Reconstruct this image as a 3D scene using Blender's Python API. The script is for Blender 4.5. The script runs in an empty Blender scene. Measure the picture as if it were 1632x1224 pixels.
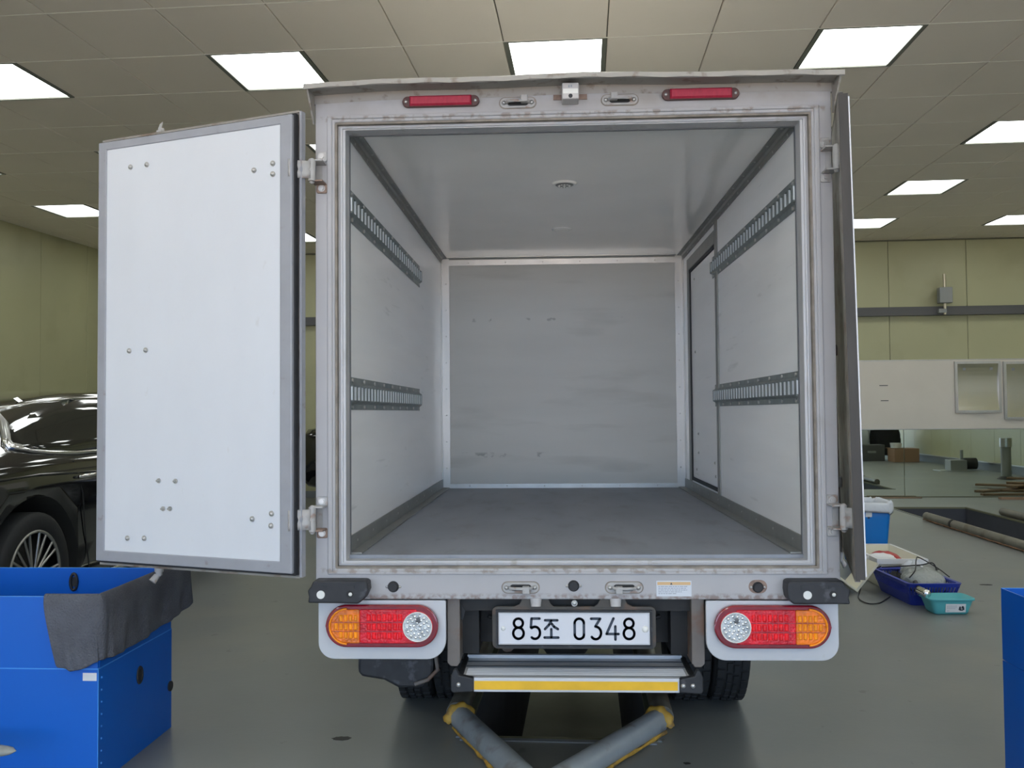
import bpy, bmesh, math, random
from mathutils import Vector, Matrix
random.seed(7)
PI = math.pi
SC = bpy.context.scene
COL = SC.collection

# ------------------------------------------------------------------ camera
cam_d = bpy.data.cameras.new('camera')
cam_d.sensor_width = 36.0
cam_d.lens = 1418.3 * 36.0 / 1632.0
cam_d.clip_start = 0.05
cam = bpy.data.objects.new('camera', cam_d)
COL.objects.link(cam)
RX, UP, FW = (0.9989876, 0.0442546, -0.0080761), (0.0094816, -0.0316433, 0.9994543), (-0.0439749, 0.9985190, 0.0320308)
CX, CY, CZ = -0.0721, -2.9812, 1.2721
cam.matrix_world = Matrix(((RX[0], UP[0], -FW[0], CX), (RX[1], UP[1], -FW[1], CY), (RX[2], UP[2], -FW[2], CZ), (0, 0, 0, 1)))
SC.camera = cam

# ------------------------------------------------------------------ world: bright overcast daylight
w = bpy.data.worlds.new('world'); SC.world = w; w.use_nodes = True
bg = w.node_tree.nodes['Background']
bg.inputs[0].default_value = (0.53, 0.72, 1.0, 1); bg.inputs[1].default_value = 2.9
SC.view_settings.view_transform = 'Standard'
SC.view_settings.look = 'None'
SC.view_settings.gamma = 1.0
SC.view_settings.use_curve_mapping = False
SC.view_settings.exposure = 0.36
SC.cycles.max_bounces = 12
SC.cycles.diffuse_bounces = 8
PANEL_POWER = 5.0
sun_d = bpy.data.lights.new('sun', 'SUN'); sun_d.energy = 38.0; sun_d.angle = 0.02; sun_d.color = (1.0, 0.93, 0.84)
sun_o = bpy.data.objects.new('sun', sun_d); COL.objects.link(sun_o)
sun_o.rotation_euler = (math.radians(-38), 0, math.radians(-25))   # high sun from beyond the far wall: lights the yard behind the camera
# room frame: u to the right, v away from the camera, turned a little against the truck
YR = -0.0380
RC, RS = math.cos(YR), math.sin(YR)
def rm(u, v, z=0.0):
    return Vector((CX + RC*u - RS*v, CY + RS*u + RC*v, z))
def unrm(x, y):
    a, b = x-CX, y-CY
    return (RC*a + RS*b, -RS*a + RC*b)
# doorway portal behind the camera: lets the sky light sample through the open front of the hall
pd = bpy.data.lights.new('doorway_daylight', 'AREA'); pd.shape = 'RECTANGLE'; pd.size = 13.0; pd.size_y = 3.2
pd.cycles.is_portal = True
po = bpy.data.objects.new('doorway_daylight', pd); COL.objects.link(po)
po.location = rm(0.5, -5.02, 1.6); po.rotation_euler = (PI/2, 0, YR)   # faces +v (into the hall)
po.rotation_euler = (-PI/2, 0, YR)
po.rotation_euler = (PI/2, 0, YR + PI)

# ------------------------------------------------------------------ materials
MATS = {}
def mat(name, col, rough=0.5, metal=0.0, var=0.0, scale=6.0, stretch=(1, 1, 1), bump=0.0, bscale=40.0,
        stain=None, coat=0.0, emit=None, trans=0.0, alpha=1.0, spec=0.5, stains=()):
    """var: value variation; stain=(color, scale, threshold, softness, strength); stains: extra banded ones
    (color, scale, thr, soft, strength, axis, centre, halfwidth)"""
    if name in MATS: return MATS[name]
    m = bpy.data.materials.new(name); m.use_nodes = True
    nt = m.node_tree; N = nt.nodes; L = nt.links
    b = N['Principled BSDF']
    b.inputs['Base Color'].default_value = (*col, 1)
    b.inputs['Roughness'].default_value = rough
    b.inputs['Metallic'].default_value = metal
    b.inputs['Coat Weight'].default_value = coat
    b.inputs['Coat Roughness'].default_value = 0.05
    b.inputs['Transmission Weight'].default_value = trans
    b.inputs['Alpha'].default_value = alpha
    b.inputs['Specular IOR Level'].default_value = spec
    if emit:
        b.inputs['Emission Color'].default_value = (*emit[0], 1); b.inputs['Emission Strength'].default_value = emit[1]
    tc = N.new('ShaderNodeTexCoord')
    out = None
    def noise(sc, st, detail=5):
        mp = N.new('ShaderNodeMapping'); mp.inputs['Scale'].default_value = st
        L.new(tc.outputs['Object'], mp.inputs['Vector'])
        n = N.new('ShaderNodeTexNoise'); n.inputs['Scale'].default_value = sc; n.inputs['Detail'].default_value = detail
        L.new(mp.outputs[0], n.inputs['Vector']); return n.outputs['Fac']
    def mixc(fac, a, c2):
        mx = N.new('ShaderNodeMix'); mx.data_type = 'RGBA'
        L.new(fac, mx.inputs['Factor'])
        if isinstance(a, tuple): mx.inputs['A'].default_value = (*a, 1)
        else: L.new(a, mx.inputs['A'])
        mx.inputs['B'].default_value = (*c2, 1); return mx.outputs['Result']
    cur = col
    if var:
        f = noise(scale, stretch)
        mr = N.new('ShaderNodeMapRange'); mr.inputs['From Min'].default_value = 0.3; mr.inputs['From Max'].default_value = 0.7
        L.new(f, mr.inputs['Value'])
        cur = mixc(mr.outputs[0], tuple(c*(1+var) for c in col), tuple(c*(1-var) for c in col))
    allst = ([(*stain, None, 0, 0)] if stain else []) + list(stains)
    for k, (sc_, ss, th, so, stg, ax, cen, hw) in enumerate(allst):
        st = stretch if ax is None else (1, 1, 1)
        f = noise(ss, (st[0]+0.013*k, st[1], st[2]), 8)
        mr = N.new('ShaderNodeMapRange'); mr.inputs['From Min'].default_value = th; mr.inputs['From Max'].default_value = th+so
        mr.inputs['To Max'].default_value = stg
        L.new(f, mr.inputs['Value']); fac = mr.outputs[0]
        if ax is not None:
            sx = N.new('ShaderNodeSeparateXYZ'); L.new(tc.outputs['Object'], sx.inputs[0])
            sub = N.new('ShaderNodeMath'); sub.operation = 'SUBTRACT'; L.new(sx.outputs[ax], sub.inputs[0]); sub.inputs[1].default_value = cen
            ab = N.new('ShaderNodeMath'); ab.operation = 'ABSOLUTE'; L.new(sub.outputs[0], ab.inputs[0])
            m2 = N.new('ShaderNodeMapRange'); m2.inputs['From Min'].default_value = hw; m2.inputs['From Max'].default_value = hw*0.4
            L.new(ab.outputs[0], m2.inputs['Value'])
            mu = N.new('ShaderNodeMath'); mu.operation = 'MULTIPLY'; L.new(fac, mu.inputs[0]); L.new(m2.outputs[0], mu.inputs[1]); fac = mu.outputs[0]
        cur = mixc(fac, cur, sc_)
    if not isinstance(cur, tuple): L.new(cur, b.inputs['Base Color'])
    if bump:
        f = noise(bscale, (1, 1, 1), 4)
        bp = N.new('ShaderNodeBump'); bp.inputs['Strength'].default_value = bump; bp.inputs['Distance'].default_value = 0.01
        L.new(f, bp.inputs['Height']); L.new(bp.outputs[0], b.inputs['Normal'])
    MATS[name] = m
    return m

RUST = (0.16, 0.075, 0.035)
m_frame = mat('aged_painted_frame', (0.435, 0.43, 0.44), 0.45, var=0.04, scale=5, stain=((0.27, 0.22, 0.16), 7, 0.64, 0.12, 0.3),
              stains=((RUST, 45, 0.42, 0.16, 0.6, 2, 0.653, 0.020), ((0.26, 0.21, 0.14), 8, 0.36, 0.3, 0.45, 2, 2.350, 0.07), ((0.22, 0.16, 0.11), 34, 0.5, 0.12, 0.6, 2, 2.278, 0.012), ((0.22, 0.16, 0.11), 34, 0.5, 0.12, 0.6, 2, 0.745, 0.012)))
m_hood = mat('aged_painted_hood', (0.36, 0.34, 0.31), 0.5, var=0.06, scale=8, stain=((0.16, 0.12, 0.08), 22, 0.56, 0.1, 0.6))
m_lip = mat('opening_lip_aluminium', (0.52, 0.52, 0.53), 0.4, metal=0.1, var=0.05, stretch=(1, 1, 0.2), stain=((0.28, 0.25, 0.2), 18, 0.6, 0.1, 0.5))
m_lipseam = mat('rusty_seam', (0.25, 0.22, 0.185), 0.7, var=0.3, scale=20)
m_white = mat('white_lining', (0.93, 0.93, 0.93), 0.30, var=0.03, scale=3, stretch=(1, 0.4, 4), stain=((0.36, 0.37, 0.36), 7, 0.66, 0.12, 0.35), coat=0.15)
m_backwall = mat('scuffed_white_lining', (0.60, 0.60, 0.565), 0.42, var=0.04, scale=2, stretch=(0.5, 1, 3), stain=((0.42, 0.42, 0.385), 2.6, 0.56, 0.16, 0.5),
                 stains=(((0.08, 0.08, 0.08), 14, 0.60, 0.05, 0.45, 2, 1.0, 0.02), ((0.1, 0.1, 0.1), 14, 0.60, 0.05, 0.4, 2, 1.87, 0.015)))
m_ceil_in = mat('glossy_ceiling_lining', (0.92, 0.90, 0.86), 0.16, var=0.03, scale=3, coat=0.3)
m_doorpanel = mat('white_door_panel', (0.70, 0.725, 0.77), 0.38, var=0.02, scale=3, stretch=(2, 2, 1), stain=((0.60, 0.60, 0.60), 16, 0.68, 0.08, 0.4))
m_doorframe = mat('grey_door_flange', (0.35, 0.36, 0.395), 0.42, metal=0.1, var=0.06, scale=12, stain=((0.24, 0.2, 0.18), 24, 0.64, 0.08, 0.5))
m_doorskin = mat('door_outer_skin', (0.30, 0.28, 0.25), 0.5, var=0.15, scale=10, stain=((0.16, 0.09, 0.05), 14, 0.5, 0.15, 0.7))
m_rubber = mat('black_rubber', (0.022, 0.022, 0.025), 0.6, bump=0.2, bscale=80, var=0.2, scale=30)
m_seal = mat('grey_seal', (0.13, 0.135, 0.145), 0.55)
m_gasket = mat('dirty_edge_gasket', (0.055, 0.05, 0.045), 0.6, var=0.2, scale=12, stretch=(1, 1, 0.3))
m_darktrim = mat('dark_metal_trim', (0.25, 0.255, 0.24), 0.42, metal=0.3, var=0.08, scale=14)
m_alu = mat('aluminium_trim', (0.52, 0.52, 0.50), 0.36, metal=0.75, var=0.06, scale=12, stretch=(1, 1, 0.3))
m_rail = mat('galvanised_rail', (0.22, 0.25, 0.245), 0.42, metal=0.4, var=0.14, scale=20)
m_rung_lit = mat('rung_daylit_face', (0.66, 0.71, 0.73), 0.4, metal=0.25, var=0.05, scale=20)  # daylight put into the colour of the rung faces towards the doorway
m_slot = mat('rail_slot_backing', (0.12, 0.14, 0.14), 0.5)
m_floor_in = mat('worn_plywood_deck', (0.26, 0.28, 0.315), 0.5, var=0.10, scale=4, stretch=(1.5, 0.5, 1), stain=((0.19, 0.19, 0.19), 8, 0.56, 0.16, 0.5), bump=0.05)
m_bolt = mat('dull_bolt', (0.50, 0.49, 0.47), 0.35, metal=0.7)
m_hinge = mat('painted_hinge', (0.42, 0.41, 0.40), 0.45, var=0.08, scale=30, stain=((0.28, 0.16, 0.10), 26, 0.56, 0.1, 0.7))
m_rusty = mat('rusty_lug', (0.26, 0.18, 0.14), 0.65, var=0.25, scale=50)
m_black = mat('black_plastic', (0.022, 0.023, 0.026), 0.5, var=0.25, scale=24, stain=((0.09, 0.09, 0.10), 22, 0.58, 0.1, 0.8))
m_under = mat('underbody_black', (0.018, 0.018, 0.018), 0.65, var=0.3, scale=10)
m_panelgrey = mat('lamp_panel_paint', (0.56, 0.575, 0.60), 0.4, var=0.03, scale=6, stain=((0.34, 0.3, 0.26), 20, 0.68, 0.06, 0.4))
m_tyre = mat('tyre_rubber', (0.016, 0.017, 0.018), 0.75, bump=0.1)
m_steelstep = mat('step_aluminium', (0.62, 0.64, 0.67), 0.42, metal=0.2, var=0.05, scale=10, stretch=(0.2, 1, 1))
m_groove = mat('step_groove', (0.13, 0.15, 0.18), 0.5, metal=0.4)
m_yellow = mat('yellow_reflector_tape', (0.86, 0.50, 0.02), 0.35, coat=0.4, var=0.08, scale=14)
m_post = mat('rusty_post', (0.17, 0.15, 0.135), 0.6, var=0.15, scale=10, stain=((0.15, 0.08, 0.05), 9, 0.48, 0.12, 0.8))
m_bracket = mat('dark_bracket', (0.075, 0.068, 0.06), 0.6, var=0.2, scale=12, stain=((0.15, 0.09, 0.06), 14, 0.58, 0.1, 0.6))
m_plate = mat('plate_white', (0.72, 0.73, 0.77), 0.35, var=0.02)
m_plateink = mat('plate_ink', (0.035, 0.05, 0.075), 0.5)
m_chrome = mat('chrome', (0.85, 0.85, 0.85), 0.12, metal=1.0)
m_redlens = mat('red_lens', (0.66, 0.004, 0.02), 0.25, coat=0.3, bump=0.5, bscale=120, var=0.35, scale=22)
m_reddark = mat('deep_red_lens', (0.22, 0.003, 0.012), 0.15, coat=0.9, var=0.2, scale=18)
m_redbright = mat('bright_red_cell', (0.88, 0.006, 0.015), 0.3, coat=0.2, var=0.3, scale=40)
m_amber = mat('amber_lens', (0.80, 0.17, 0.0), 0.25, coat=0.3, bump=0.3, bscale=120, var=0.35, scale=26)
m_amberbright = mat('bright_amber_cell', (1.0, 0.30, 0.0), 0.3, coat=0.2, var=0.2, scale=40)
m_clear = mat('reverse_lens', (0.62, 0.66, 0.68), 0.12, metal=0.5, coat=0.8, bump=0.9, bscale=130, var=0.3, scale=60)
m_markred = mat('faded_red_marker', (0.40, 0.018, 0.05), 0.4, var=0.12, scale=40, stretch=(3, 1, 1))
m_markbase = mat('marker_base', (0.10, 0.045, 0.04), 0.5)
m_stick = mat('sticker_white', (0.66, 0.69, 0.74), 0.4)
m_stickor = mat('sticker_orange', (0.68, 0.45, 0.22), 0.4)
m_stickink = mat('sticker_ink', (0.30, 0.33, 0.38), 0.5)
m_reflw = mat('white_reflector', (0.80, 0.80, 0.76), 0.25)
m_creamcam = mat('camera_body', (0.52, 0.50, 0.49), 0.4)
m_boxside = mat('box_outside_white', (0.5, 0.5, 0.5), 0.45)
# hall
m_tile = mat('ceiling_tile_metal', (0.82, 0.755, 0.665), 0.42, var=0.03, scale=1.2)
m_joint = mat('pale_joint_strip', (0.85, 0.83, 0.74), 0.5)
m_grid = mat('ceiling_backing', (0.13, 0.13, 0.11), 0.7)
m_wallp = mat('cream_sandwich_panel', (0.40, 0.395, 0.235), 0.45, var=0.04, scale=1.0, stain=((0.31, 0.29, 0.165), 1.6, 0.56, 0.2, 0.5))
m_walljoint = mat('wall_joint', (0.16, 0.16, 0.10), 0.7)
m_floor = mat('epoxy_floor', (0.168, 0.182, 0.180), 0.34, var=0.08, scale=1.1, stain=((0.27, 0.25, 0.205), 1.3, 0.50, 0.3, 0.5), bump=0.03, bscale=30,
              stains=(((0.08, 0.085, 0.08), 9, 0.68, 0.03, 0.6, 2, 0, 9.0),))
m_band = mat('grey_white_board', (0.66, 0.62, 0.55), 0.5, var=0.03, scale=2)
m_duct = mat('dark_duct', (0.085, 0.085, 0.085), 0.5)
m_mirror = mat('mirror_glass', (0.70, 0.77, 0.70), 0.015, metal=1.0)
m_stainless = mat('stainless_door', (0.62, 0.60, 0.54), 0.2, metal=1.0, var=0.03, scale=3, stretch=(0.3, 1, 5))
m_skirt = mat('grey_skirting', (0.17, 0.19, 0.21), 0.5)
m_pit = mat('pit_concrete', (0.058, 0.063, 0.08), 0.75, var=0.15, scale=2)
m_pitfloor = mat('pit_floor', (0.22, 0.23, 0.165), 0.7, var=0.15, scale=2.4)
m_pipe = mat('worn_steel_pipe', (0.32, 0.36, 0.39), 0.40, metal=0.2, var=0.15, scale=5, stretch=(1, 1, 1), stain=((0.14, 0.12, 0.09), 9, 0.56, 0.12, 0.6), bump=0.1)
m_pipe2 = mat('dusty_steel_pipe', (0.19, 0.18, 0.15), 0.5, metal=0.2, var=0.2, scale=4, stain=((0.11, 0.08, 0.05), 6, 0.5, 0.15, 0.7), bump=0.1)
m_yelpaint = mat('worn_yellow_paint', (0.46, 0.27, 0.04), 0.6, var=0.3, scale=24, stain=((0.14, 0.09, 0.05), 16, 0.54, 0.1, 0.8))
m_rustedge = mat('rusty_pit_edge', (0.22, 0.12, 0.07), 0.65, var=0.3, scale=8)
m_emit = mat('lit_panel', (0.9, 0.9, 0.9), 0.5, emit=((0.96, 1.0, 0.97), PANEL_POWER))
m_lframe = mat('panel_frame', (0.16, 0.165, 0.14), 0.5)
m_blue = mat('blue_corrugated_plastic', (0.0, 0.115, 0.55), 0.40, var=0.04, scale=3, stretch=(1, 1, 0.3))
m_bluein = mat('blue_fold_line', (0.06, 0.30, 0.78), 0.4)
m_towel = mat('grey_towel', (0.125, 0.13, 0.15), 0.95, var=0.16, scale=9, bump=0.9, bscale=160, spec=0.15)
m_paint = mat('black_car_paint', (0.006, 0.006, 0.007), 0.08, coat=1.0)
m_glass = mat('dark_car_glass', (0.008, 0.010, 0.009), 0.03, coat=0.6)
m_rim = mat('alloy_rim', (0.42, 0.42, 0.40), 0.3, metal=0.8)
m_rimdark = mat('rim_shadow', (0.012, 0.012, 0.012), 0.6)
m_binblue = mat('blue_bin_plastic', (0.0, 0.17, 0.56), 0.4)
m_bag = mat('white_bin_bag', (0.60, 0.63, 0.68), 0.5, bump=0.5, bscale=30)
m_cream = mat('cream_foam', (0.62, 0.60, 0.48), 0.6, var=0.03)
m_basket = mat('indigo_basket_plastic', (0.015, 0.035, 0.32), 0.4)
m_teal = mat('teal_plastic', (0.09, 0.42, 0.46), 0.4)
m_clearbag = mat('crinkled_clear_bag', (0.45, 0.48, 0.46), 0.2, bump=1.0, bscale=35, trans=0.35)
m_cable = mat('black_cable', (0.012, 0.012, 0.014), 0.5)
m_paper = mat('white_label', (0.72, 0.73, 0.74), 0.5)
m_redcloth = mat('red_wrap', (0.40, 0.03, 0.03), 0.5)
m_card = mat('brown_cardboard', (0.30, 0.18, 0.11), 0.7)
m_wood = mat('dusty_plank', (0.24, 0.15, 0.09), 0.7, var=0.25, scale=4, stretch=(1, 6, 6))
m_asph = mat('yard_concrete', (0.44, 0.37, 0.32), 0.8, var=0.1, scale=2)
m_cloth = mat('black_cloth', (0.012, 0.012, 0.013), 0.95, bump=0.8, bscale=25)
m_greyplas = mat('grey_plastic', (0.25, 0.26, 0.25), 0.5)
m_brass = mat('brushed_pole', (0.52, 0.47, 0.35), 0.35, metal=0.6)
m_shoe = mat('pale_shoe', (0.30, 0.31, 0.28), 0.6, var=0.2, scale=20)

# ------------------------------------------------------------------ mesh builder
class MB:
    def __init__(s): s.v = []; s.f = []; s.mi = []; s.cur = 0; s.sm = []
    def m(s, i): s.cur = i; return s
    def add(s, vs, fs, smooth=False):
        o = len(s.v); s.v += [tuple(v) for v in vs]
        for f in fs: s.f.append(tuple(i+o for i in f)); s.mi.append(s.cur); s.sm.append(smooth)
        return s
    def box(s, x0, x1, y0, y1, z0, z1):
        return s.add([(x0,y0,z0),(x1,y0,z0),(x1,y1,z0),(x0,y1,z0),(x0,y0,z1),(x1,y0,z1),(x1,y1,z1),(x0,y1,z1)],
                     [(0,3,2,1),(4,5,6,7),(0,1,5,4),(1,2,6,5),(2,3,7,6),(3,0,4,7)])
    def cham(s, x0, x1, y0, y1, z0, z1, c, axis=1, side=-1):
        """box whose front face (on `axis`, `side`) is chamfered by c"""
        lo = [x0, y0, z0]; hi = [x1, y1, z1]
        a = axis; b, d = [k for k in (0, 1, 2) if k != a]
        front = lo[a] if side < 0 else hi[a]; back = hi[a] if side < 0 else lo[a]
        step = c if side < 0 else -c
        vs = []
        for (pa, ins) in ((back, 0), (front+step, 0), (front, c)):
            for (pb, pd_) in ((lo[b]+ins, lo[d]+ins), (hi[b]-ins, lo[d]+ins), (hi[b]-ins, hi[d]-ins), (lo[b]+ins, hi[d]-ins)):
                p = [0, 0, 0]; p[a] = pa; p[b] = pb; p[d] = pd_; vs.append(p)
        fs = [(0,1,2,3), (8,9,10,11)]
        for k in range(2):
            for i in range(4): fs.append((k*4+i, k*4+(i+1)%4, (k+1)*4+(i+1)%4, (k+1)*4+i))
        return s.add(vs, fs)
    def cyl(s, p0, p1, r0, r1=None, n=16, smooth=True, caps=True):
        r1 = r0 if r1 is None else r1
        p0 = Vector(p0); p1 = Vector(p1); d = (p1-p0).normalized()
        a = d.orthogonal().normalized(); b = d.cross(a)
        vs = []
        for p, r in ((p0, r0), (p1, r1)):
            for k in range(n):
                t = 2*PI*k/n; vs.append(p + a*math.cos(t)*r + b*math.sin(t)*r)
        s.add(vs, [(k, (k+1) % n, n+(k+1) % n, n+k) for k in range(n)], smooth)
        if caps: s.add(vs[:n], [tuple(range(n))[::-1]]); s.add(vs[n:], [tuple(range(n))])
        return s
    def tube(s, pts, r, n=8, closed=False):
        pts = [Vector(p) for p in pts]; N = len(pts); vs = []
        up = None
        for i, p in enumerate(pts):
            a = pts[(i-1) % N] if (closed or i > 0) else p; b = pts[(i+1) % N] if (closed or i < N-1) else p
            d = (b-a).normalized()
            if up is None: up = d.orthogonal().normalized()
            up = (up - d*up.dot(d)).normalized(); sd = d.cross(up)
            rr = r[i] if isinstance(r, (list, tuple)) else r
            for k in range(n):
                t = 2*PI*k/n; vs.append(p + up*math.cos(t)*rr + sd*math.sin(t)*rr)
        fs = []
        for i in range(N if closed else N-1):
            j = (i+1) % N
            for k in range(n): fs.append((i*n+k, i*n+(k+1) % n, j*n+(k+1) % n, j*n+k))
        s.add(vs, fs, True)
        if not closed: s.add(vs[:n], [tuple(range(n))[::-1]]); s.add(vs[-n:], [tuple(range(n))])
        return s
    def prism(s, poly, a0, a1, axis=1):
        """poly in the two other axes (order kept), extruded along axis"""
        o = [k for k in (0, 1, 2) if k != axis]; n = len(poly); vs = []
        for a in (a0, a1):
            for p in poly:
                q = [0, 0, 0]; q[axis] = a; q[o[0]] = p[0]; q[o[1]] = p[1]; vs.append(q)
        return s.add(vs, [tuple(range(n)), tuple(range(2*n-1, n-1, -1))] + [(k, n+k, n+(k+1) % n, (k+1) % n) for k in range(n)])
    def ring(s, out, inn, y0, y1):
        """rectangular frame ring: out/inn = (x0,x1,z0,z1)"""
        vs = []
        for y in (y0, y1):
            for (x0, x1, z0, z1) in (out, inn):
                vs += [(x0,y,z0),(x1,y,z0),(x1,y,z1),(x0,y,z1)]
        fs = []
        for k in range(4):
            j = (k+1) % 4
            fs += [(k, j, 4+j, 4+k), (8+k, 12+k, 12+j, 8+j), (k, 8+k, 8+j, j), (4+k, 4+j, 12+j, 12+k)]
        return s.add(vs, fs)
    def dome(s, c, n, r, h=None, seg=10, rings=3):
        c = Vector(c); d = Vector(n).normalized(); a = d.orthogonal().normalized(); b = d.cross(a); h = r*0.6 if h is None else h
        vs = []
        for i in range(rings):
            t = i/rings*PI/2
            for k in range(seg):
                q = 2*PI*k/seg; vs.append(c + (a*math.cos(q)+b*math.sin(q))*r*math.cos(t) + d*h*math.sin(t))
        vs.append(c+d*h)
        fs = [(i*seg+k, i*seg+(k+1) % seg, (i+1)*seg+(k+1) % seg, (i+1)*seg+k) for i in range(rings-1) for k in range(seg)]
        fs += [((rings-1)*seg+k, (rings-1)*seg+(k+1) % seg, rings*seg) for k in range(seg)]
        return s.add(vs, fs, True)
    def grid(s, rows, smooth=True, closed=False):
        n = len(rows[0]); vs = [p for r in rows for p in r]
        fs = []
        for i in range(len(rows)-1):
            for k in range(n if closed else n-1):
                fs.append((i*n+k, i*n+(k+1) % n, (i+1)*n+(k+1) % n, (i+1)*n+k))
        return s.add(vs, fs, smooth)
    def build(s, name, mats, parent=None, fix=True, bevel=0, solid=0, loc=None, rot=None):
        me = bpy.data.meshes.new(name); me.from_pydata(s.v, [], s.f)
        mats = mats if isinstance(mats, (list, tuple)) else [mats]
        for m_ in mats: me.materials.append(m_)
        me.polygons.foreach_set('material_index', s.mi)
        me.polygons.foreach_set('use_smooth', s.sm)
        if fix:
            bm = bmesh.new(); bm.from_mesh(me); bmesh.ops.recalc_face_normals(bm, faces=bm.faces); bm.to_mesh(me); bm.free()
        me.update()
        o = bpy.data.objects.new(name, me); COL.objects.link(o)
        if parent is not None: o.parent = parent
        if loc is not None: o.location = loc
        if rot is not None: o.rotation_euler = rot
        if bevel:
            b = o.modifiers.new('bevel', 'BEVEL'); b.width = bevel; b.segments = 2; b.limit_method = 'ANGLE'; b.angle_limit = 0.6
        if solid:
            b = o.modifiers.new('solid', 'SOLIDIFY'); b.thickness = solid; b.offset = 0
        return o

def thing(name, label, cat, loc=(0, 0, 0), rz=0.0, group=None):
    o = bpy.data.objects.new(name, None); COL.objects.link(o); o.empty_display_size = 0.1
    o.location = loc; o.rotation_euler = (0, 0, rz)
    return tag(o, label, cat, group)
def tag(o, label, cat, group=None):
    o['label'] = label; o['category'] = cat
    if group: o['group'] = group
    return o
def lab(o, label): o['label'] = label; return o
def struct(o): o['kind'] = 'structure'; return o
def stuff(o): o['kind'] = 'stuff'; return o
def place_room(o):
    o.location = (CX, CY, 0); o.rotation_euler = (0, 0, YR); return o
def dup(o, parent=None):
    c = o.copy(); COL.objects.link(c)
    if parent is not None: c.parent = parent
    for ch in list(o.children): dup(ch, c)
    return c
def link_copy(o, name, parent, loc=(0, 0, 0), rot=(0, 0, 0), scale=(1, 1, 1)):
    c = bpy.data.objects.new(name, o.data); COL.objects.link(c); c.parent = parent
    c.location = loc; c.rotation_euler = rot; c.scale = scale; return c
def stadium(cx, cz, hx, hz, n=12, r=None):
    r = hz if r is None else r; pts = []
    for (sx, sz, t0) in ((1, 1, 0), (-1, 1, PI/2), (-1, -1, PI), (1, -1, 1.5*PI)):
        for k in range(n+1):
            t = t0 + PI/2*k/n
            pts.append((cx + sx*(hx-r) + r*math.cos(t), cz + sz*(hz-r) + r*math.sin(t)))
    return pts

# ================================================================== THE HALL
U0, U1, V0, V1 = -7.15, 8.25, -5.0, 13.35
SL = 0.01945
def ceil_z(v): return 3.745 + SL*(v-V1)
# floor with three inspection pits
pits = [(-5.10, -4.12, 3.5, 11.98), (-0.50, 0.26, 3.50, 11.98), (3.92, 4.89, 3.5, 11.98)]
def floor_mesh():
    us = sorted({U0-0.1, U1+0.1} | {p[0] for p in pits} | {p[1] for p in pits}); vs = [V0-0.2, 3.5, 11.98, V1+0.1]
    b = MB()
    for i in range(len(us)-1):
        for j in range(3):
            if j == 1 and any(abs(us[i]-p[0]) < 1e-6 for p in pits): continue
            b.box(us[i], us[i+1], vs[j], vs[j+1], -0.12, 0)
    # merge the slabs so that the top is one sheet
    return b
fl = place_room(struct(floor_mesh().build('floor', m_floor, fix=False)))
bm = bmesh.new(); bm.from_mesh(fl.data); bmesh.ops.remove_doubles(bm, verts=bm.verts, dist=1e-5)
inner = {}
for f in bm.faces: inner.setdefault(tuple(sorted(v.index for v in f.verts)), []).append(f)
bmesh.ops.delete(bm, geom=[f for fs in inner.values() if len(fs) > 1 for f in fs], context='FACES')
bmesh.ops.recalc_face_normals(bm, faces=bm.faces); bm.to_mesh(fl.data); bm.free()
for k, (a, b_, c, d) in enumerate(pits):
    p = MB()
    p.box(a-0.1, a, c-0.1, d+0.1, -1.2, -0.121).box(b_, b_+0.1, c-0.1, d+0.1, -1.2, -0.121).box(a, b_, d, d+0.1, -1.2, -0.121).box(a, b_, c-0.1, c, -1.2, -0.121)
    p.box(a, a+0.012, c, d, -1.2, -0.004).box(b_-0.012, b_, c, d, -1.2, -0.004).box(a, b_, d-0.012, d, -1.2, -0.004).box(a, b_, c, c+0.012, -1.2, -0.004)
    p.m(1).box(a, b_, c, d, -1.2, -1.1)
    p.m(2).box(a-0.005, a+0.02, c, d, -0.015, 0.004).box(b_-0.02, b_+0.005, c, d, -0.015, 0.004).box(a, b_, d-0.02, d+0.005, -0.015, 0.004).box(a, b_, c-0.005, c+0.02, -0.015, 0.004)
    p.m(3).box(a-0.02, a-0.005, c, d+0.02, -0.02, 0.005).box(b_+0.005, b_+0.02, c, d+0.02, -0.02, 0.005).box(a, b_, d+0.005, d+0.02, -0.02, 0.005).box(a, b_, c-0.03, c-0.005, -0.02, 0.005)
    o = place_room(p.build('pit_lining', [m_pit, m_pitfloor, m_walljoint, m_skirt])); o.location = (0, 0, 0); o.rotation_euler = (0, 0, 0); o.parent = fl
yard = struct(place_room(MB().box(-16, 18, -40, V0-0.2, -0.14, -0.01).build('floor_yard', m_asph)))
# walls with separate sandwich panels
def wall(name, u0, u1, v0, v1, normal, cuts, top):
    """backing slab plus panels on the room side"""
    core = MB()
    if normal == 'v-': core.box(u0-0.12, u1+0.12, v0+0.02, v1, -0.02, top+0.05)
    elif normal == 'u+': core.box(u0, u1-0.02, v0, v1+0.12, -0.02, top)
    elif normal == 'u-': core.box(u0+0.02, u1, v0, v1+0.12, -0.02, top)
    root = place_room(struct(core.build(name, m_walljoint)))
    for a, b_ in zip(cuts[:-1], cuts[1:]):
        q = MB(); e = 0.003
        if normal == 'v-': q.cham(a+e, b_-e, v0, v0+0.02, 0, top-0.02, 0.003, 1, -1)
        elif normal == 'u+': q.cham(u1-0.02, u1, a+e, b_-e, 0, top-0.02, 0.003, 0, 1)
        else: q.cham(u0, u0+0.02, a+e, b_-e, 0, top-0.02, 0.003, 0, -1)
        q.build('wall_panel', m_wallp, root)
    return root
def cuts(a, b, off, step=1.097):
    c = [a]; x = off
    while x < a+0.05: x += step
    while x < b-0.05: c.append(x); x += step
    return c+[b]
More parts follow.
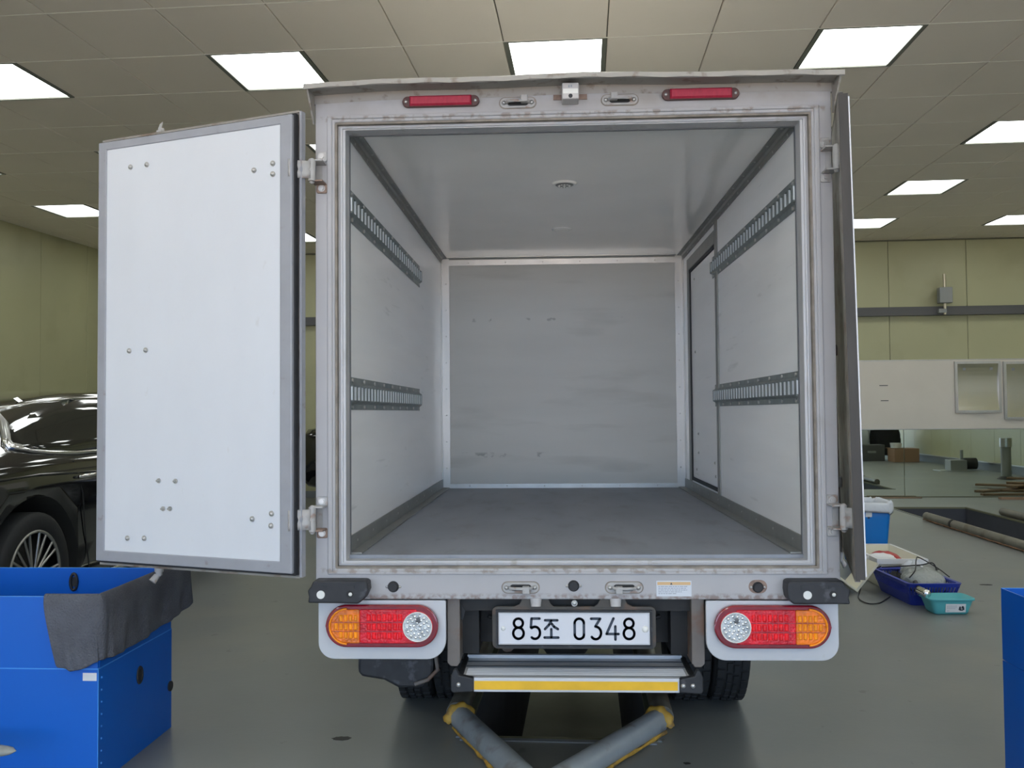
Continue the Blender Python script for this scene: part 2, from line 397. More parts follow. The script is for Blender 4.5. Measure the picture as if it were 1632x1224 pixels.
wf = wall('wall_far', U0, U1, V1, V1+0.12, 'v-', cuts(U0, U1, 4.431-11*1.097), 3.745)
wl = wall('wall_left', U0-0.12, U0, V0, V1, 'u+', cuts(V0, V1, V1-17*1.097), 3.80)
wr = wall('wall_right', U1, U1+0.12, V0, V1, 'u-', cuts(V0, V1, V1-17*1.097), 3.80)
for (o, nm) in ((wl, 'l'), (wr, 'r')): pass
# lintel and piers over the open vehicle doorway behind the camera
place_room(struct(MB().box(U0-0.12, U1+0.12, V0-0.15, V0, 3.25, 3.8).box(U0-0.12, U0+0.4, V0-0.15, V0, 0, 3.25).box(U1-0.4, U1+0.12, V0-0.15, V0, 0, 3.25).build('wall_near', m_wallp)))
place_room(struct(MB().box(U1-0.03, U1-0.0005, V0+0.1, V1-0.02, 0.0, 0.16).m(1).box(U1-0.05, U1-0.0005, V0+0.1, V1-0.02, 0.16, 0.18).build('baseboard_right', [m_skirt, m_alu])))
place_room(struct(MB().box(U0+0.0005, U0+0.03, V0+0.1, V1-0.02, 0.0, 0.14).build('baseboard_left', m_skirt)))
place_room(struct(MB().box(U0+0.03, 2.0, V1-0.02, V1-0.0005, 0.0, 0.10).build('baseboard_far', m_skirt)))
# ceiling
ceil = MB()
cv = [(U0-0.2, V0-0.15), (U1+0.2, V0-0.15), (U1+0.2, V1+0.15), (U0-0.2, V1+0.15)]
ceil.add([(u, v, ceil_z(v)+dz) for dz in (0.02, 0.20) for (u, v) in cv], [(0,1,2,3),(7,6,5,4),(0,4,5,1),(1,5,6,2),(2,6,7,3),(3,7,4,0)])
ceiling = place_room(struct(ceil.build('ceiling', m_grid)))
OX, OY, TW, TD = -3.0598, 4.7968, 0.64345, 0.68422
def slab(b, u0, u1, v0, v1, dz=0.0, th=0.018, c=0.003):
    vs = []
    for (z, ins) in ((dz+th, 0), (dz+c, 0), (dz, c)):
        for (u, v) in ((u0+ins, v0+ins), (u1-ins, v0+ins), (u1-ins, v1-ins), (u0+ins, v1-ins)): vs.append((u, v, ceil_z(v)+z))
    fs = [(0,1,2,3), (8,9,10,11)]
    for k in range(2):
        for i in range(4): fs.append((k*4+i, k*4+(i+1) % 4, (k+1)*4+(i+1) % 4, (k+1)*4+i))
    b.add(vs, fs)
def is_light(i, j): return (i-1) % 3 == 0 and (j-1) % 3 == 0
rest = MB(); lights = []
i0, i1 = -6, 17; j0, j1 = -14, 12
for i in range(-7, 18):
    for j in range(-15, 13):
        a = max(OX+i*TW, U0); b_ = min(OX+(i+1)*TW, U1); c = max(OY+j*TD, V0); d = min(OY+(j+1)*TD, V1)
        if b_-a < 0.05 or d-c < 0.05: continue
        if is_light(i, j) and b_-a > 0.6 and d-c > 0.6:
            lights.append((i, j, a, b_, c, d)); continue
        e = 0.0035
        if -6 <= i <= 13 and j >= -1:
            q = MB(); slab(q, a+e, b_-e, c+e, d-e); q.build('ceiling_tile', m_tile, ceiling)
        else: slab(rest, a+e, b_-e, c+e, d-e)
stuff(rest.build('ceiling_tile', m_tile, ceiling))
q = MB()
for j in range(-1, 13):
    v = OY+j*TD; z = ceil_z(v)
    if V0 < v < V1: q.box(U0, U1, v-0.0028, v+0.0028, z-0.0008, z+0.003)
stuff(q.build('joint_strip', m_joint, ceiling))
# square LED panels
lp = None
for (i, j, a, b_, c, d) in lights:
    cx_, cy_ = (a+b_)/2, (c+d)/2
    p = rm(cx_, cy_, ceil_z(cy_))
    if lp is None:
        t = thing('ceiling_light', '', 'light', p, YR, 'lit square ceiling panels')
        hw, hd = (b_-a)/2, (d-c)/2
        f = MB(); f.ring((-hw, hw, -hd, hd), (-hw+0.03, hw-0.03, -hd+0.012, hd-0.012), -0.004, 0.03)
        f.v = [(x, z, y) for (x, y, z) in f.v]
        f.build('frame', m_lframe, t)
        MB().box(-hw+0.03, hw-0.03, -hd+0.012, hd-0.012, 0.006, 0.016).build('diffuser', m_emit, t)
        lp = t
    else:
        t = dup(lp); t.location = p
    t.rotation_euler = (math.atan(SL), 0, YR)
    seen = {(-2, 1): 'bright square ceiling panel light at the upper left edge, above the open door',
            (1, 1): 'bright square ceiling panel light touching the left end of the truck hood',
            (4, 1): 'bright square ceiling panel light above the middle of the truck hood',
            (7, 1): 'bright square ceiling panel light above the right end of the truck hood',
            (10, 4): 'bright square ceiling panel light cut by the right edge, the nearest right of the truck',
            (10, 7): 'bright ceiling panel light right of the truck, middle one of the row going back',
            (10, 10): 'farthest bright ceiling panel light right beside the open right door',
            (13, 10): 'farthest bright ceiling panel light cut by the right edge above the steel cabinet doors',
            (-5, 7): 'bright ceiling panel light partly behind the outer edge of the left door',
            (-5, 4): 'ceiling panel light of which a sliver shows at the left edge above the black car',
            (-2, 10): 'far ceiling panel light seen in the gap between left door and truck frame',
            (1, 4): 'ceiling panel light peeking from behind the truck frame above the upper left hinge'}
    t['label'] = seen.get((i, j), 'square ceiling panel light hidden behind the truck or outside the picture')
# far-wall furniture
o = place_room(MB().box(2.0, U1-0.06, V1-0.03, V1-0.001, 0.985, 1.985).m(1).box(2.0, U1-0.06, V1-0.034, V1-0.001, 1.975, 1.99).box(2.0, U1-0.06, V1-0.036, V1-0.001, 0.98, 0.992).build('wall_board', [m_band, m_alu]))
tag(o, 'long grey-white board band on the far wall above the mirror', 'board')
o2 = o
q = MB()
for (u, z, l) in ((4.32, 1.62, 0.12), (4.33, 1.40, 0.11)): q.box(u-l/2, u+l/2, V1-0.0312, V1-0.03, z-0.006, z+0.006)
q.build('scuff_mark', m_duct, o2)
mir = tag(place_room(MB().box(2.0, U1-0.06, V1-0.012, V1-0.001, 0.0, 0.98).build('wall_mirror', m_walljoint)), 'low wall mirror in wide panes under the board on the far wall', 'mirror')
for a, b_ in ((2.0, 4.59), (4.59, 6.85), (6.85, U1-0.06)):
    MB().cham(a+0.003, b_-0.003, V1-0.018, V1-0.012, 0.012, 0.978, 0.002, 1, -1).build('mirror_pane', m_mirror, mir)
o = place_room(MB().box(U0+0.03, U1-0.06, V1-0.10, V1-0.001, 2.628, 2.752).m(1).box(U0+0.03, U1-0.06, V1-0.104, V1-0.1, 2.735, 2.752).build('cable_duct', [m_duct, m_duct]))
tag(o, 'dark horizontal cable duct running along the far wall', 'duct')
def cab_door(u0, u1, z0, z1, label):
    t = thing('steel_cabinet', label, 'cabinet', rm((u0+u1)/2, V1-0.034, z0), YR, 'stainless cabinets on the far wall')
    W, H = (u1-u0)/2, z1-z0
    MB().ring((-W, W, 0, H), (-W+0.035, W-0.035, 0.035, H-0.035), -0.035, 0).build('frame', m_alu, t)
    q = MB(); rows = []
    for k in range(13):
        f_ = k/12; z = 0.035+(H-0.07)*f_; y = -0.034+0.028*(4*f_*(1-f_))
        rows.append([(-W+0.035, y, z), (W-0.035, y, z), (W-0.035, 0.0, z), (-W+0.035, 0.0, z)])
    q.grid(rows, closed=True); q.add(rows[0], [(0, 1, 2, 3)]); q.add(rows[-1], [(0, 1, 2, 3)]); q.sm = [False]*len(q.sm)
    q.build('door', m_stainless, t)
    for sx in (-1, 1):
        MB().box(sx*(W-0.13)-0.02, sx*(W-0.13)+0.02, -0.03, -0.02, H-0.13, H-0.09).build('latch', m_greyplas, t)
cab_door(5.31, 5.945, 1.215, 1.955, 'stainless steel cabinet door on the board band, the left whole one')
cab_door(5.985, 6.75, 1.115, 1.945, 'stainless steel cabinet door cut by the right edge of the picture')
t = thing('pole_mounted_box', 'small grey box on a short pole clamped to the dark wall duct', 'box', rm(5.155, V1-0.16, 2.63), YR)
MB().cyl((0, 0, 0.0), (0, 0, 0.58), 0.02).build('pole', m_brass, t)
MB().box(-0.09, 0.09, -0.06, 0.05, 0.16, 0.385).build('housing', m_greyplas, t, bevel=0.008)
MB().box(-0.09, 0.02, -0.02, 0.055, 0.02, 0.08).build('clamp', m_greyplas, t, bevel=0.004)
# pipes along the pits
def pipe(name, p0, p1, r, label, group, m_=None):
    p0 = Vector(p0); p1 = Vector(p1)
    t = thing(name, label, 'pipe', (p0.x, p0.y, 0), 0, group)
    a = Vector((0, 0, p0.z)); b_ = Vector((p1.x-p0.x, p1.y-p0.y, p1.z))
    n = 6; MB().tube([a.lerp(b_, k/n) for k in range(n+1)], r, 18).build('tube', m_ or m_pipe, t)
    d = (b_-a).normalized()
    sd = d.cross(Vector((0, 0, 1)))
    q = MB(); y = [a + sd*s_*r*0.95 + Vector((0, 0, -r+0.002)) for s_ in (1,)]
    return t, a, b_, d
def yellow_edge(t, a, b_, r, side, w_=0.018, m_=None):
    d = (b_-a).normalized(); sd = d.cross(Vector((0, 0, 1)))*side
    pts = []; rr = []
    L_ = (b_-a).length; n = int(L_/0.05)
    for k in range(n+1):
        p = a.lerp(b_, k/n) + sd*(r*0.74 + random.uniform(-0.003, 0.004)); p.z = 0.012; pts.append(p); rr.append(random.uniform(0.4, 1)*w_*0.6)
    MB().tube(pts, rr, 6).build('yellow_paint_bead', m_ or m_yelpaint, t)
R0 = 0.045
# V-shaped entry guides
for (s_, pa, pb, lb) in ((1, (-0.448, 0.625), (-0.02, -0.30), 'thick blue-grey steel pipe slanting in from the left at the pit mouth'),
                         (-1, (0.335, 0.600), (-0.075, -0.0), 'thick blue-grey steel pipe slanting in from the right at the pit mouth')):
    t, a, b_, d = pipe('guide_pipe', (*pa, R0+0.003), (*pb, R0+0.003), R0, lb, 'entry guides of the centre pit')
    yellow_edge(t, a, b_, R0, 1 if s_ > 0 else -1)
    # yellow weld arc on the far end
    sd = d.cross(Vector((0, 0, 1))); c = a - d*0.004; pts = []
    for k in range(13):
        th = PI*k/12; pts.append(c - d*0.006 + sd*math.cos(th)*(R0+0.002) + Vector((0, 0, 1))*(math.sin(th)*(R0+0.003)-0.012))
    MB().tube(pts, [0.022+0.005*math.sin(k*2.1) for k in range(13)], 8).build('yellow_end_collar', m_yelpaint, t)
def edge_pipes(pit, skip=0.15, v0=3.64, v1=10.6, names=('left', 'right', 'of the centre pit'), joint=False):
    for (u, side, nm, ve) in ((pit[0]-0.035, 1, names[0], v1), (pit[1]+0.035, -1, names[1], v1+0.45)):
        A = rm(u, v0); B = rm(u, ve)
        lb = f'long steel pipe lying along the {nm} edge {names[2]}'
        t, a, b_, d = pipe('pit_edge_pipe', (A.x, A.y, R0+0.003), (B.x, B.y, R0+0.003), R0, lb, 'pipes along the pit edges', m_=m_pipe2)
        yellow_edge(t, a, b_, R0, -side, m_=m_rustedge if joint else m_yelpaint)
        if joint:
            c = b_ - d*0.75
            MB().cyl(c-d*0.02, c+d*0.02, R0+0.006, n=18).build('joint_band', m_under, t)
edge_pipes(pits[1], names=('left', 'right', 'of the centre pit under the truck'))
edge_pipes(pits[2], names=('left', 'right', 'of the right-hand pit'), joint=True)
edge_pipes(pits[0], names=('left', 'right', 'of the left-hand pit beside the cars'), joint=True)

# ================================================================== THE TRUCK
T = thing('box_truck', 'grey box truck seen from behind with both rear doors open', 'truck')
W = 0.87; ZB, ZT = 0.65, 2.362; WI = 0.777; ZF, ZC, YL = 0.787, 2.274, 2.743
# rear frame
f = MB()
f.ring((-W, W, ZB, ZT), (-0.803, 0.803, 0.752, 2.268), 0.0, 0.07)
f.m(1).ring((-0.829, 0.829, 0.733, 2.291), (-0.811, 0.811, 0.744, 2.278), -0.006, 0.004)
fr = f.build('rear_frame', [m_frame, m_frame], T)
fr.modifiers.new('bevel', 'BEVEL').width = 0.004; fr.modifiers['bevel'].segments = 2
MB().ring((-0.8035, 0.8035, 0.7515, 2.2685), (-0.796, 0.796, 0.759, 2.261), 0.004, 0.05).build('seam', m_lipseam, fr)
f = MB().ring((-0.797, 0.797, 0.758, 2.262), (-0.771, 0.771, 0.775, 2.246), 0.022, 0.085)
f.ring((-0.789, 0.789, 0.764, 2.256), (-0.780, 0.780, 0.770, 2.250), 0.016, 0.03)
lp_ = f.build('opening_lip', m_lip, T, bevel=0.003)
MB().ring((-0.7712, 0.7712, 0.7748, 2.2462), (-0.768, 0.768, 0.777, 2.243), 0.078, 0.088).build('lip_seal', m_seal, lp_)
# hood over the doors, slightly bowed and dented
rows = []
def hoodz(x): return 2.372 + 0.012*(1-(x/0.87)**2) + 0.0025*math.sin(x*9+1)
N = 40
h = MB()
ys = [(0.014, 0.002), (-0.088, 0.0), (-0.096, -0.004), (-0.096, -0.019), (-0.090, -0.020), (-0.086, -0.008), (-0.001, -0.010), (-0.001, -0.040), (0.014, -0.040)]
for k in range(N+1):
    x = -0.885 + 1.77*k/N
    rows.append([(x, y, hoodz(x)+dz+(0.002*math.sin(x*37) if y < -0.09 else 0)) for (y, dz) in ys])
h.grid(rows, smooth=False, closed=True)
h.add(rows[0], [tuple(range(9))]).add(rows[-1], [tuple(range(9))])
hood = h.build('rain_hood', m_hood, T)
for s_ in (-1, 1):
    MB().prism([(0.0, 2.372), (-0.090, 2.362), (-0.080, 2.350), (0.0, 2.262)], s_*0.872, s_*0.878, axis=0).build('hood_gusset', m_hood, hood)
# body panels
sw = None
for s_ in (-1, 1):
    x0, x1 = sorted((s_*WI, s_*0.862))
    if s_ < 0: MB().box(x0, x1, 0.07, YL+0.05, ZB+0.05, ZT-0.01).build('side_wall', m_white, T)
    else:
        # opening for the side door
        MB().box(x0, x1, 0.07, 1.60, ZB+0.05, ZT-0.01).box(x0, x1, 1.60, YL+0.05, 2.13, ZT-0.01).box(x0, x1, 1.60, YL+0.05, ZB+0.05, 0.855).box(x0, x1, 2.46, YL+0.05, 0.855, 2.13).build('side_wall', m_white, T)
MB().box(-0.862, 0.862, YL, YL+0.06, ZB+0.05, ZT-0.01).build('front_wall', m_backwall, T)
MB().box(-0.862, 0.862, 0.071, YL+0.04, ZC, ZT-0.02).build('roof_panel', m_ceil_in, T)
MB().box(-0.862, 0.862, 0.071, YL+0.04, ZB+0.03, ZF).build('cargo_floor', m_floor_in, T)
# trims
def rivets(parent, pts, n, r=0.0055, m_=None):
    q = MB()
    for p in pts: q.dome(p, n, r, r*0.5, 8, 2)
    return stuff(q.build('rivet', m_ or m_alu, parent))
for s_ in (-1, 1):
    X = s_*(WI-0.001); I = -s_
    a = MB().box(*sorted((X, X+I*0.004)), 0.086, YL-0.01, ZC-0.036, ZC-0.0005).box(*sorted((X, X+I*0.034)), 0.086, YL-0.01, ZC-0.005, ZC-0.0005)
    a.prism([(X+I*0.003, ZC-0.012), (X+I*0.003, ZC-0.004), (X+I*0.013, ZC-0.004)], 0.086, YL-0.01)
    o = lab(a.build('corner_trim', m_darktrim, T), 'dark grey angle trim between wall and roof lining')
    rivets(o, [(X+I*0.004, 0.18+0.21*k, ZC-0.027) for k in range(13)], (I, 0, 0))
    rivets(o, [(X+I*0.024, 0.18+0.21*k, ZC-0.005) for k in range(13)], (0, 0, -1))
    # skirting
    a = MB().box(*sorted((X, X+I*0.005)), 0.086, YL-0.01, ZF, ZF+0.060).box(*sorted((X, X+I*0.045)), 0.086, YL-0.01, ZF+0.0005, ZF+0.006)
    o = lab(a.build('corner_trim', m_darktrim, T), 'dark grey angle trim between wall and deck')
    rivets(o, [(X+I*0.005, 0.2+0.28*k, ZF+0.034) for k in range(9)], (I, 0, 0))
    # bright vertical corner trims at the front wall
    a = MB().box(*sorted((X, X+I*0.003)), YL-0.055, YL-0.001, ZF+0.001, ZC-0.001)
    a.box(*sorted((X, X+I*0.050)), YL-0.004, YL-0.0005, ZF+0.001, ZC-0.001)
    a.box(*sorted((X+I*0.002, X+I*0.008)), YL-0.010, YL-0.003, ZF+0.001, ZC-0.001)
    o = lab(a.build('corner_trim', m_alu, T), 'bright aluminium vertical corner trim')
    rivets(o, [(X+I*0.028, YL-0.004, ZF+0.13+0.17*k) for k in range(9)], (0, -1, 0), 0.005, m_bolt)
a = MB().box(-WI+0.05, WI-0.05, YL-0.004, YL-0.0005, ZC-0.048, ZC-0.001).m(1).box(-WI+0.05, WI-0.05, YL-0.0052, YL-0.004, ZC-0.012, ZC-0.004).m(0).box(-WI+0.05, WI-0.05, YL-0.05, YL-0.004, ZC-0.004, ZC-0.0005)
o = a.build('head_trim', [m_alu, m_darktrim], T); rivets(o, [(-0.6+0.24*k, YL-0.004, ZC-0.03) for k in range(6)], (0, -1, 0), 0.005, m_bolt)
a = MB().box(-WI+0.05, WI-0.05, YL-0.004, YL-0.0005, ZF+0.001, ZF+0.028)
o = a.build('foot_trim', m_alu, T); rivets(o, [(-0.6+0.24*k, YL-0.004, ZF+0.015) for k in range(6)], (0, -1, 0), 0.005, m_bolt)
# side door in the right wall
sd_ = MB().cham(WI+0.003, WI+0.04, 1.622, 2.44, 0.875, 2.115, 0.004, 0, -1).build('side_door', m_white, T)
s1 = MB()
for (y0, y1, z0, z1) in ((1.605, 1.622, 0.86, 2.13), (2.44, 2.458, 0.86, 2.13), (1.605, 2.458, 2.115, 2.13), (1.605, 2.458, 0.858, 0.875)): s1.box(WI-0.004, WI+0.045, y0, y1, z0, z1)
s1.build('door_seal', m_rubber, sd_)
q = MB()
for (y, z) in ((2.30, 2.05), (1.70, 1.98), (2.30, 1.62), (2.23, 1.14), (2.23, 1.03), (1.72, 1.00), (2.30, 0.93), (1.70, 0.93)): q.dome((WI+0.003, y, z), (-1, 0, 0), 0.008, 0.006)
q.build('bolt', m_bolt, sd_)
a = MB().box(WI-0.008, WI-0.0005, 2.458, 2.52, 0.85, 2.14).box(WI-0.008, WI-0.0005, 1.605, 2.52, 2.13, 2.20)
lab(a.build('door_surround', m_darktrim, T), 'dark grey surround of the side door')
lab(MB().box(WI-0.007, WI-0.0005, 1.545, 1.605, ZF+0.06, ZC-0.036).build('door_surround', m_darktrim, T), 'grey vertical strip beside the side door')
# cargo tie-down tracks
def track(s_, z0, z1, y0, y1):
    zc, hh = (z0+z1)/2, (z1-z0)/2; X = s_*(WI-0.0005); I = -s_
    prof = [(0.0, -hh), (0.0025, -hh), (0.0025, -hh+0.020), (0.014, -hh+0.030), (0.014, -0.026), (0.0115, -0.026), (0.0, -hh+0.022)]
    q = MB()
    for sg in (1, -1):
        poly = [(X+I*p, zc+sg*z) for (p, z) in prof]
        q.prism(poly, y0, y1)
    q.m(1).box(*sorted((X, X+I*0.0075)), y0+0.01, y1-0.01, zc-0.03, zc+0.03)
    for yy in (y0, y1-0.012): q.m(0).box(*sorted((X, X+I*0.014)), yy, yy+0.012, zc-0.03, zc+0.03)
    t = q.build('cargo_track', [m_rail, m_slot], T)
    base = None; n = 28; pitch = (y1-y0-0.02)/n
    for k in range(n+1):
        y = y0+0.01+pitch*k
        if base is None:
            x0, x1 = sorted((X+I*0.001, X+I*0.0145))
            base = MB().box(x0, x1, -pitch*0.21, pitch*0.22, -0.0262, 0.0262).m(1).box(x0+0.0004, x1-0.0004, -pitch*0.235, -pitch*0.21, -0.0235, 0.0235).build('rung', [m_rail, m_rung_lit], t, loc=(0, y, zc))
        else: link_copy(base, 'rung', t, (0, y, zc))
    rv = []
    for k in range(9):
        y = y0+0.04+(y1-y0-0.08)*k/8
        rv += [(X+I*0.0025, y, zc+hh-0.011), (X+I*0.0025, y, zc-hh+0.011)]
    q = MB()
    for p in rv: q.cyl(p, (p[0]+I*0.005, p[1], p[2]), 0.007, n=8)
    stuff(q.build('screw', m_bolt, t))
    return t
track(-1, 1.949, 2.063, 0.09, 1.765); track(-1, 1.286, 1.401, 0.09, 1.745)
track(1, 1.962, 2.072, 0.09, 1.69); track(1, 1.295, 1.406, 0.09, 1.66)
# lamps in the roof lining
for (y, lit) in ((0.895, 1), (1.869, 0)):
    q = MB(); q.cyl((0, 0, 0), (0, 0, -0.008), 0.056, 0.050, 28)
    o = q.build('roof_lamp', m_reflw, T, loc=(-0.006, y, ZC))
    q = MB(); q.cyl((0, 0, -0.008), (0, 0, -0.012), 0.040, 0.034, 24)
    q.build('lamp_lens', m_darktrim if lit else m_reflw, o)
    if lit:
        q = MB()
        for k in range(12):
            a_ = 2*PI*k/12; q.dome((math.cos(a_)*0.024, math.sin(a_)*0.024, -0.012), (0, 0, -1), 0.005, 0.003, 6, 2)
        q.dome((0, 0, -0.012), (0, 0, -1), 0.007, 0.004, 6, 2)
        q.build('led_dots', m_reflw, o)
# marker lamps
for (x0, x1, z0, z1) in ((-0.568, -0.306, 2.310, 2.347), (0.308, 0.565, 2.313, 2.352)):
    cx_, cz_ = (x0+x1)/2, (z0+z1)/2; hx = (x1-x0)/2
    o = MB().prism(stadium(cx_, cz_, hx, 0.0185, 6), -0.014, 0.0).build('marker_lamp', m_markbase, T, bevel=0.003)
    MB().cham(cx_-hx+0.026, cx_+hx-0.026, -0.026, -0.012, cz_-0.0165, cz_+0.0165, 0.005, 1, -1).build('red_lens', m_markred, o)
    q = MB()
    for sx in (-1, 1): q.dome((cx_+sx*(hx-0.013), -0.014, cz_), (0, -1, 0), 0.006, 0.004)
    q.build('screw', m_bolt, o)
# latch keepers
def keeper(cx_, cz_, up, lug):
    q = MB().prism(stadium(cx_, cz_, 0.060, 0.017, 6), -0.004, 0.0)
    q.m(1).prism(stadium(cx_, cz_, 0.064, 0.0205, 6), -0.0012, 0.0)
    o = q.build('latch_keeper', [m_hinge, m_lipseam], T, bevel=0.001)
    pts = [(cx_-0.036, -0.006, cz_), (cx_-0.034, -0.022, cz_), (cx_-0.01, -0.026, cz_), (cx_+0.01, -0.026, cz_), (cx_+0.034, -0.022, cz_), (cx_+0.036, -0.006, cz_)]
    q = MB().tube(pts, 0.0055, 8)
    q.build('keeper_bar', m_hinge, o)
    MB().box(cx_+lug-0.012, cx_+lug+0.012, -0.030, -0.003, cz_-(0.004 if up else 0.017), cz_+(0.019 if up else 0.006)).build('stop_lug', m_hinge, o, bevel=0.003)
    q = MB().dome((cx_-0.047, -0.004, cz_), (0, -1, 0), 0.008, 0.007).dome((cx_+0.047, -0.004, cz_), (0, -1, 0), 0.008, 0.007)
    stuff(q.build('bolt', m_bolt, o))
    q = MB().prism(stadium(cx_, cz_, 0.036, 0.0105, 5), -0.0052, -0.0035).build('slot', m_under, o)
keeper(-0.176, 2.320, True, 0.022); keeper(0.168, 2.322, True, -0.020)
keeper(-0.180, 0.690, False, 0.018); keeper(0.163, 0.690, False, -0.018)
# rear-view camera on the head rail
o = MB().box(-0.027, 0.029, -0.060, 0.0, 2.309, 2.364).build('rear_camera', m_creamcam, T, bevel=0.004)
MB().box(-0.024, 0.026, -0.0615, -0.055, 2.327, 2.343).build('cover_strip', m_reflw, o)
MB().cyl((0.001, -0.0605, 2.319), (0.001, -0.056, 2.319), 0.007, n=14).build('camera_lens', m_rubber, o)
q = MB()
for sx in (-1, 1): q.box(0.001+sx*0.043-0.014, 0.001+sx*0.043+0.014, -0.003, 0.0, 2.326, 2.344)
q.build('mounting_ear', m_rusty, o)
q = MB()
for (xx, zz) in ((-0.004, 2.351), (0.004, 2.352)):
    q.box(xx-0.0025, xx+0.0025, -0.0606, -0.0598, zz-0.004, zz+0.004)
q.build('printed_mark', m_stickink, o)
# hinges (on the frame side) and arms reaching to the doors
def hinge(s_, za, zb):
    o = MB().box(*sorted((s_*0.846, s_*0.8655)), -0.003, 0.0, zb-0.012, za+0.012).build('hinge', m_hinge, T)
    X = s_*0.846
    for k, (z, m_, dz) in enumerate(((za, m_hinge, -1), (zb, m_rusty if s_ < 0 else m_hinge, 1))):
        zi = z+dz*0.017
        if dz < 0 and z > 1.3: z += 0.012
        q = MB().prism(stadium(X, z, 0.018, 0.017, 4, 0.006), -0.008, 0.0)
        q.box(*sorted((X-0.016*s_, s_*0.872)), -0.060, -0.002, min(zi, zi-dz*0.006), max(zi, zi-dz*0.006))
        lug = q.build('hinge_lug', m_, o, bevel=0.002)
        q = MB().cyl((X, -0.008, z), (X, -0.015, z), 0.009, n=6, smooth=False).cyl((X, -0.006, z), (X, -0.009, z), 0.012, n=14)
        q.build('bolt', m_bolt, o)
    px, py = s_*0.866, -0.056
    MB().cyl((px, py, zb+0.012), (px, py, za-0.012), 0.0125, n=18).dome((px, py, za-0.012), (0, 0, 1), 0.009, 0.006).dome((px, py, zb+0.010), (0, 0, -1), 0.009, 0.008).build('hinge_pin', m_hinge, o)
    # curved arm plate
    pts = []
    if s_ < 0: ctrl = [(0.868, -0.066), (0.885, -0.070), (0.905, -0.074), (0.925, -0.084), (0.932, -0.10)]
    elif za > 1.3: ctrl = [(0.868, -0.067), (0.874, -0.072), (0.880, -0.080), (0.884, -0.090), (0.886, -0.100)]
    else: ctrl = [(0.868, -0.067), (0.880, -0.072), (0.890, -0.082), (0.897, -0.092), (0.902, -0.100)]
    n = len(ctrl); rows = []
    for (x, y) in ctrl:
        rows.append([(s_*x, y, zb+0.019), (s_*x, y-0.001, (za+zb)/2-0.012), (s_*x, y+0.003, (za+zb)/2), (s_*x, y-0.001, (za+zb)/2+0.012), (s_*x, y, za-0.019)])
    MB().grid(rows).build('hinge_arm', m_hinge, o, solid=0.006)
hinge(-1, 2.136, 2.040); hinge(-1, 0.977, 0.872); hinge(1, 2.148, 2.045); hinge(1, 0.977, 0.874)

# rear doors: local frame, x from the hinge edge outwards, y from the inner face to the outer skin
def rear_door(name_label, origin, ang, mirror, lean=0.0, edge=None):
    """local +x = hinge->free edge, +y = towards outer skin"""
    o = MB().ring((0.0, 0.838, 0.752, 2.267), (0.046, 0.800, 0.790, 2.238), 0.0, 0.036).build('rear_door', m_doorframe, T, bevel=0.003)
    sy = -1 if mirror else 1
    o.location = (origin[0], origin[1], 0); o.rotation_euler = (0, lean, ang); o.scale = (1, sy, 1)
    lab(o, name_label)
    MB().cham(0.044, 0.804, 0.004, 0.034, 0.786, 2.241, 0.002, 1, -1).build('door_panel', m_doorpanel, o)
    MB().ring((0.0415, 0.8065, 0.7835, 2.2435), (0.046, 0.802, 0.788, 2.239), 0.001, 0.006).build('panel_edge_line', m_seal, o)
    MB().ring((-0.006, 0.844, 0.745, 2.272), (0.004, 0.834, 0.757, 2.262), 0.012, 0.030).build('rubber_seal', m_rubber, o)
    MB().box(-0.016, 0.850, 0.036, 0.052, 0.737, 2.283).m(1).box(-0.018, -0.010, 0.030, 0.052, 0.737, 2.283).m(0).box(-0.01, 0.85, 0.030, 0.055, 0.733, 0.740).box(-0.01, 0.85, 0.030, 0.055, 2.280, 2.287).build('outer_skin', [m_doorskin, edge or m_doorframe], o)
    pts = [(0.69, 2.164), (0.615, 2.165), (0.153, 2.095), (0.077, 2.11), (0.077, 2.074), (0.691, 1.503), (0.616, 1.503), (0.158, 0.925), (0.081, 0.945), (0.083, 0.905), (0.694, 0.838), (0.618, 0.841)]
    base = None
    for (x, z) in pts:
        if base is None: base = MB().cyl((0, 0.004, 0), (0, 0.001, 0), 0.0095, n=14).dome((0, 0.001, 0), (0, -1, 0), 0.0075, 0.006).build('bolt', m_bolt, o, loc=(x, 0, z))
        else: link_copy(base, 'bolt', o, (x, 0, z))
    for (x, z) in ((0.554, 1.044), (0.48, 1.044), (0.534, 0.947), (0.504, 0.948)):
        q = MB().cyl((0, 0.004, 0), (0, -0.010, 0), 0.005, 0.003, n=8).cyl((0, 0.004, 0), (0, 0.0, 0), 0.0085, n=10)
        lab(q.build('bolt', m_bolt, o, loc=(x, 0, z)), 'thin screw tip poking through the panel')
    # locking rod on the outside
    q = MB().cyl((0.615, 0.072, 0.700), (0.615, 0.072, 2.315), 0.011, n=12)
    q.box(0.600, 0.630, 0.052, 0.085, 2.287, 2.296).box(0.604, 0.626, 0.060, 0.090, 2.300, 2.306)
    q.add([(0.606, 0.062, 2.300), (0.624, 0.062, 2.300), (0.632, 0.082, 2.335), (0.616, 0.082, 2.345)], [(0, 1, 2, 3)])
    q.build('locking_rod', m_hinge, o)
    q = MB().cyl((0.615, 0.072, 0.735), (0.615, 0.072, 0.712), 0.017, 0.015, 12).cyl((0.615, 0.072, 0.712), (0.618, 0.070, 0.698), 0.012, 0.010, 10).cyl((0.618, 0.066, 0.700), (0.625, 0.050, 0.680), 0.011, 0.014, 10)
    q.build('rod_cam', m_hinge, o)
    for z in (1.0, 1.5, 2.0): MB().box(0.590, 0.640, 0.052, 0.088, z-0.02, z+0.02).build('rod_bracket', m_hinge, o, bevel=0.004)
    return o
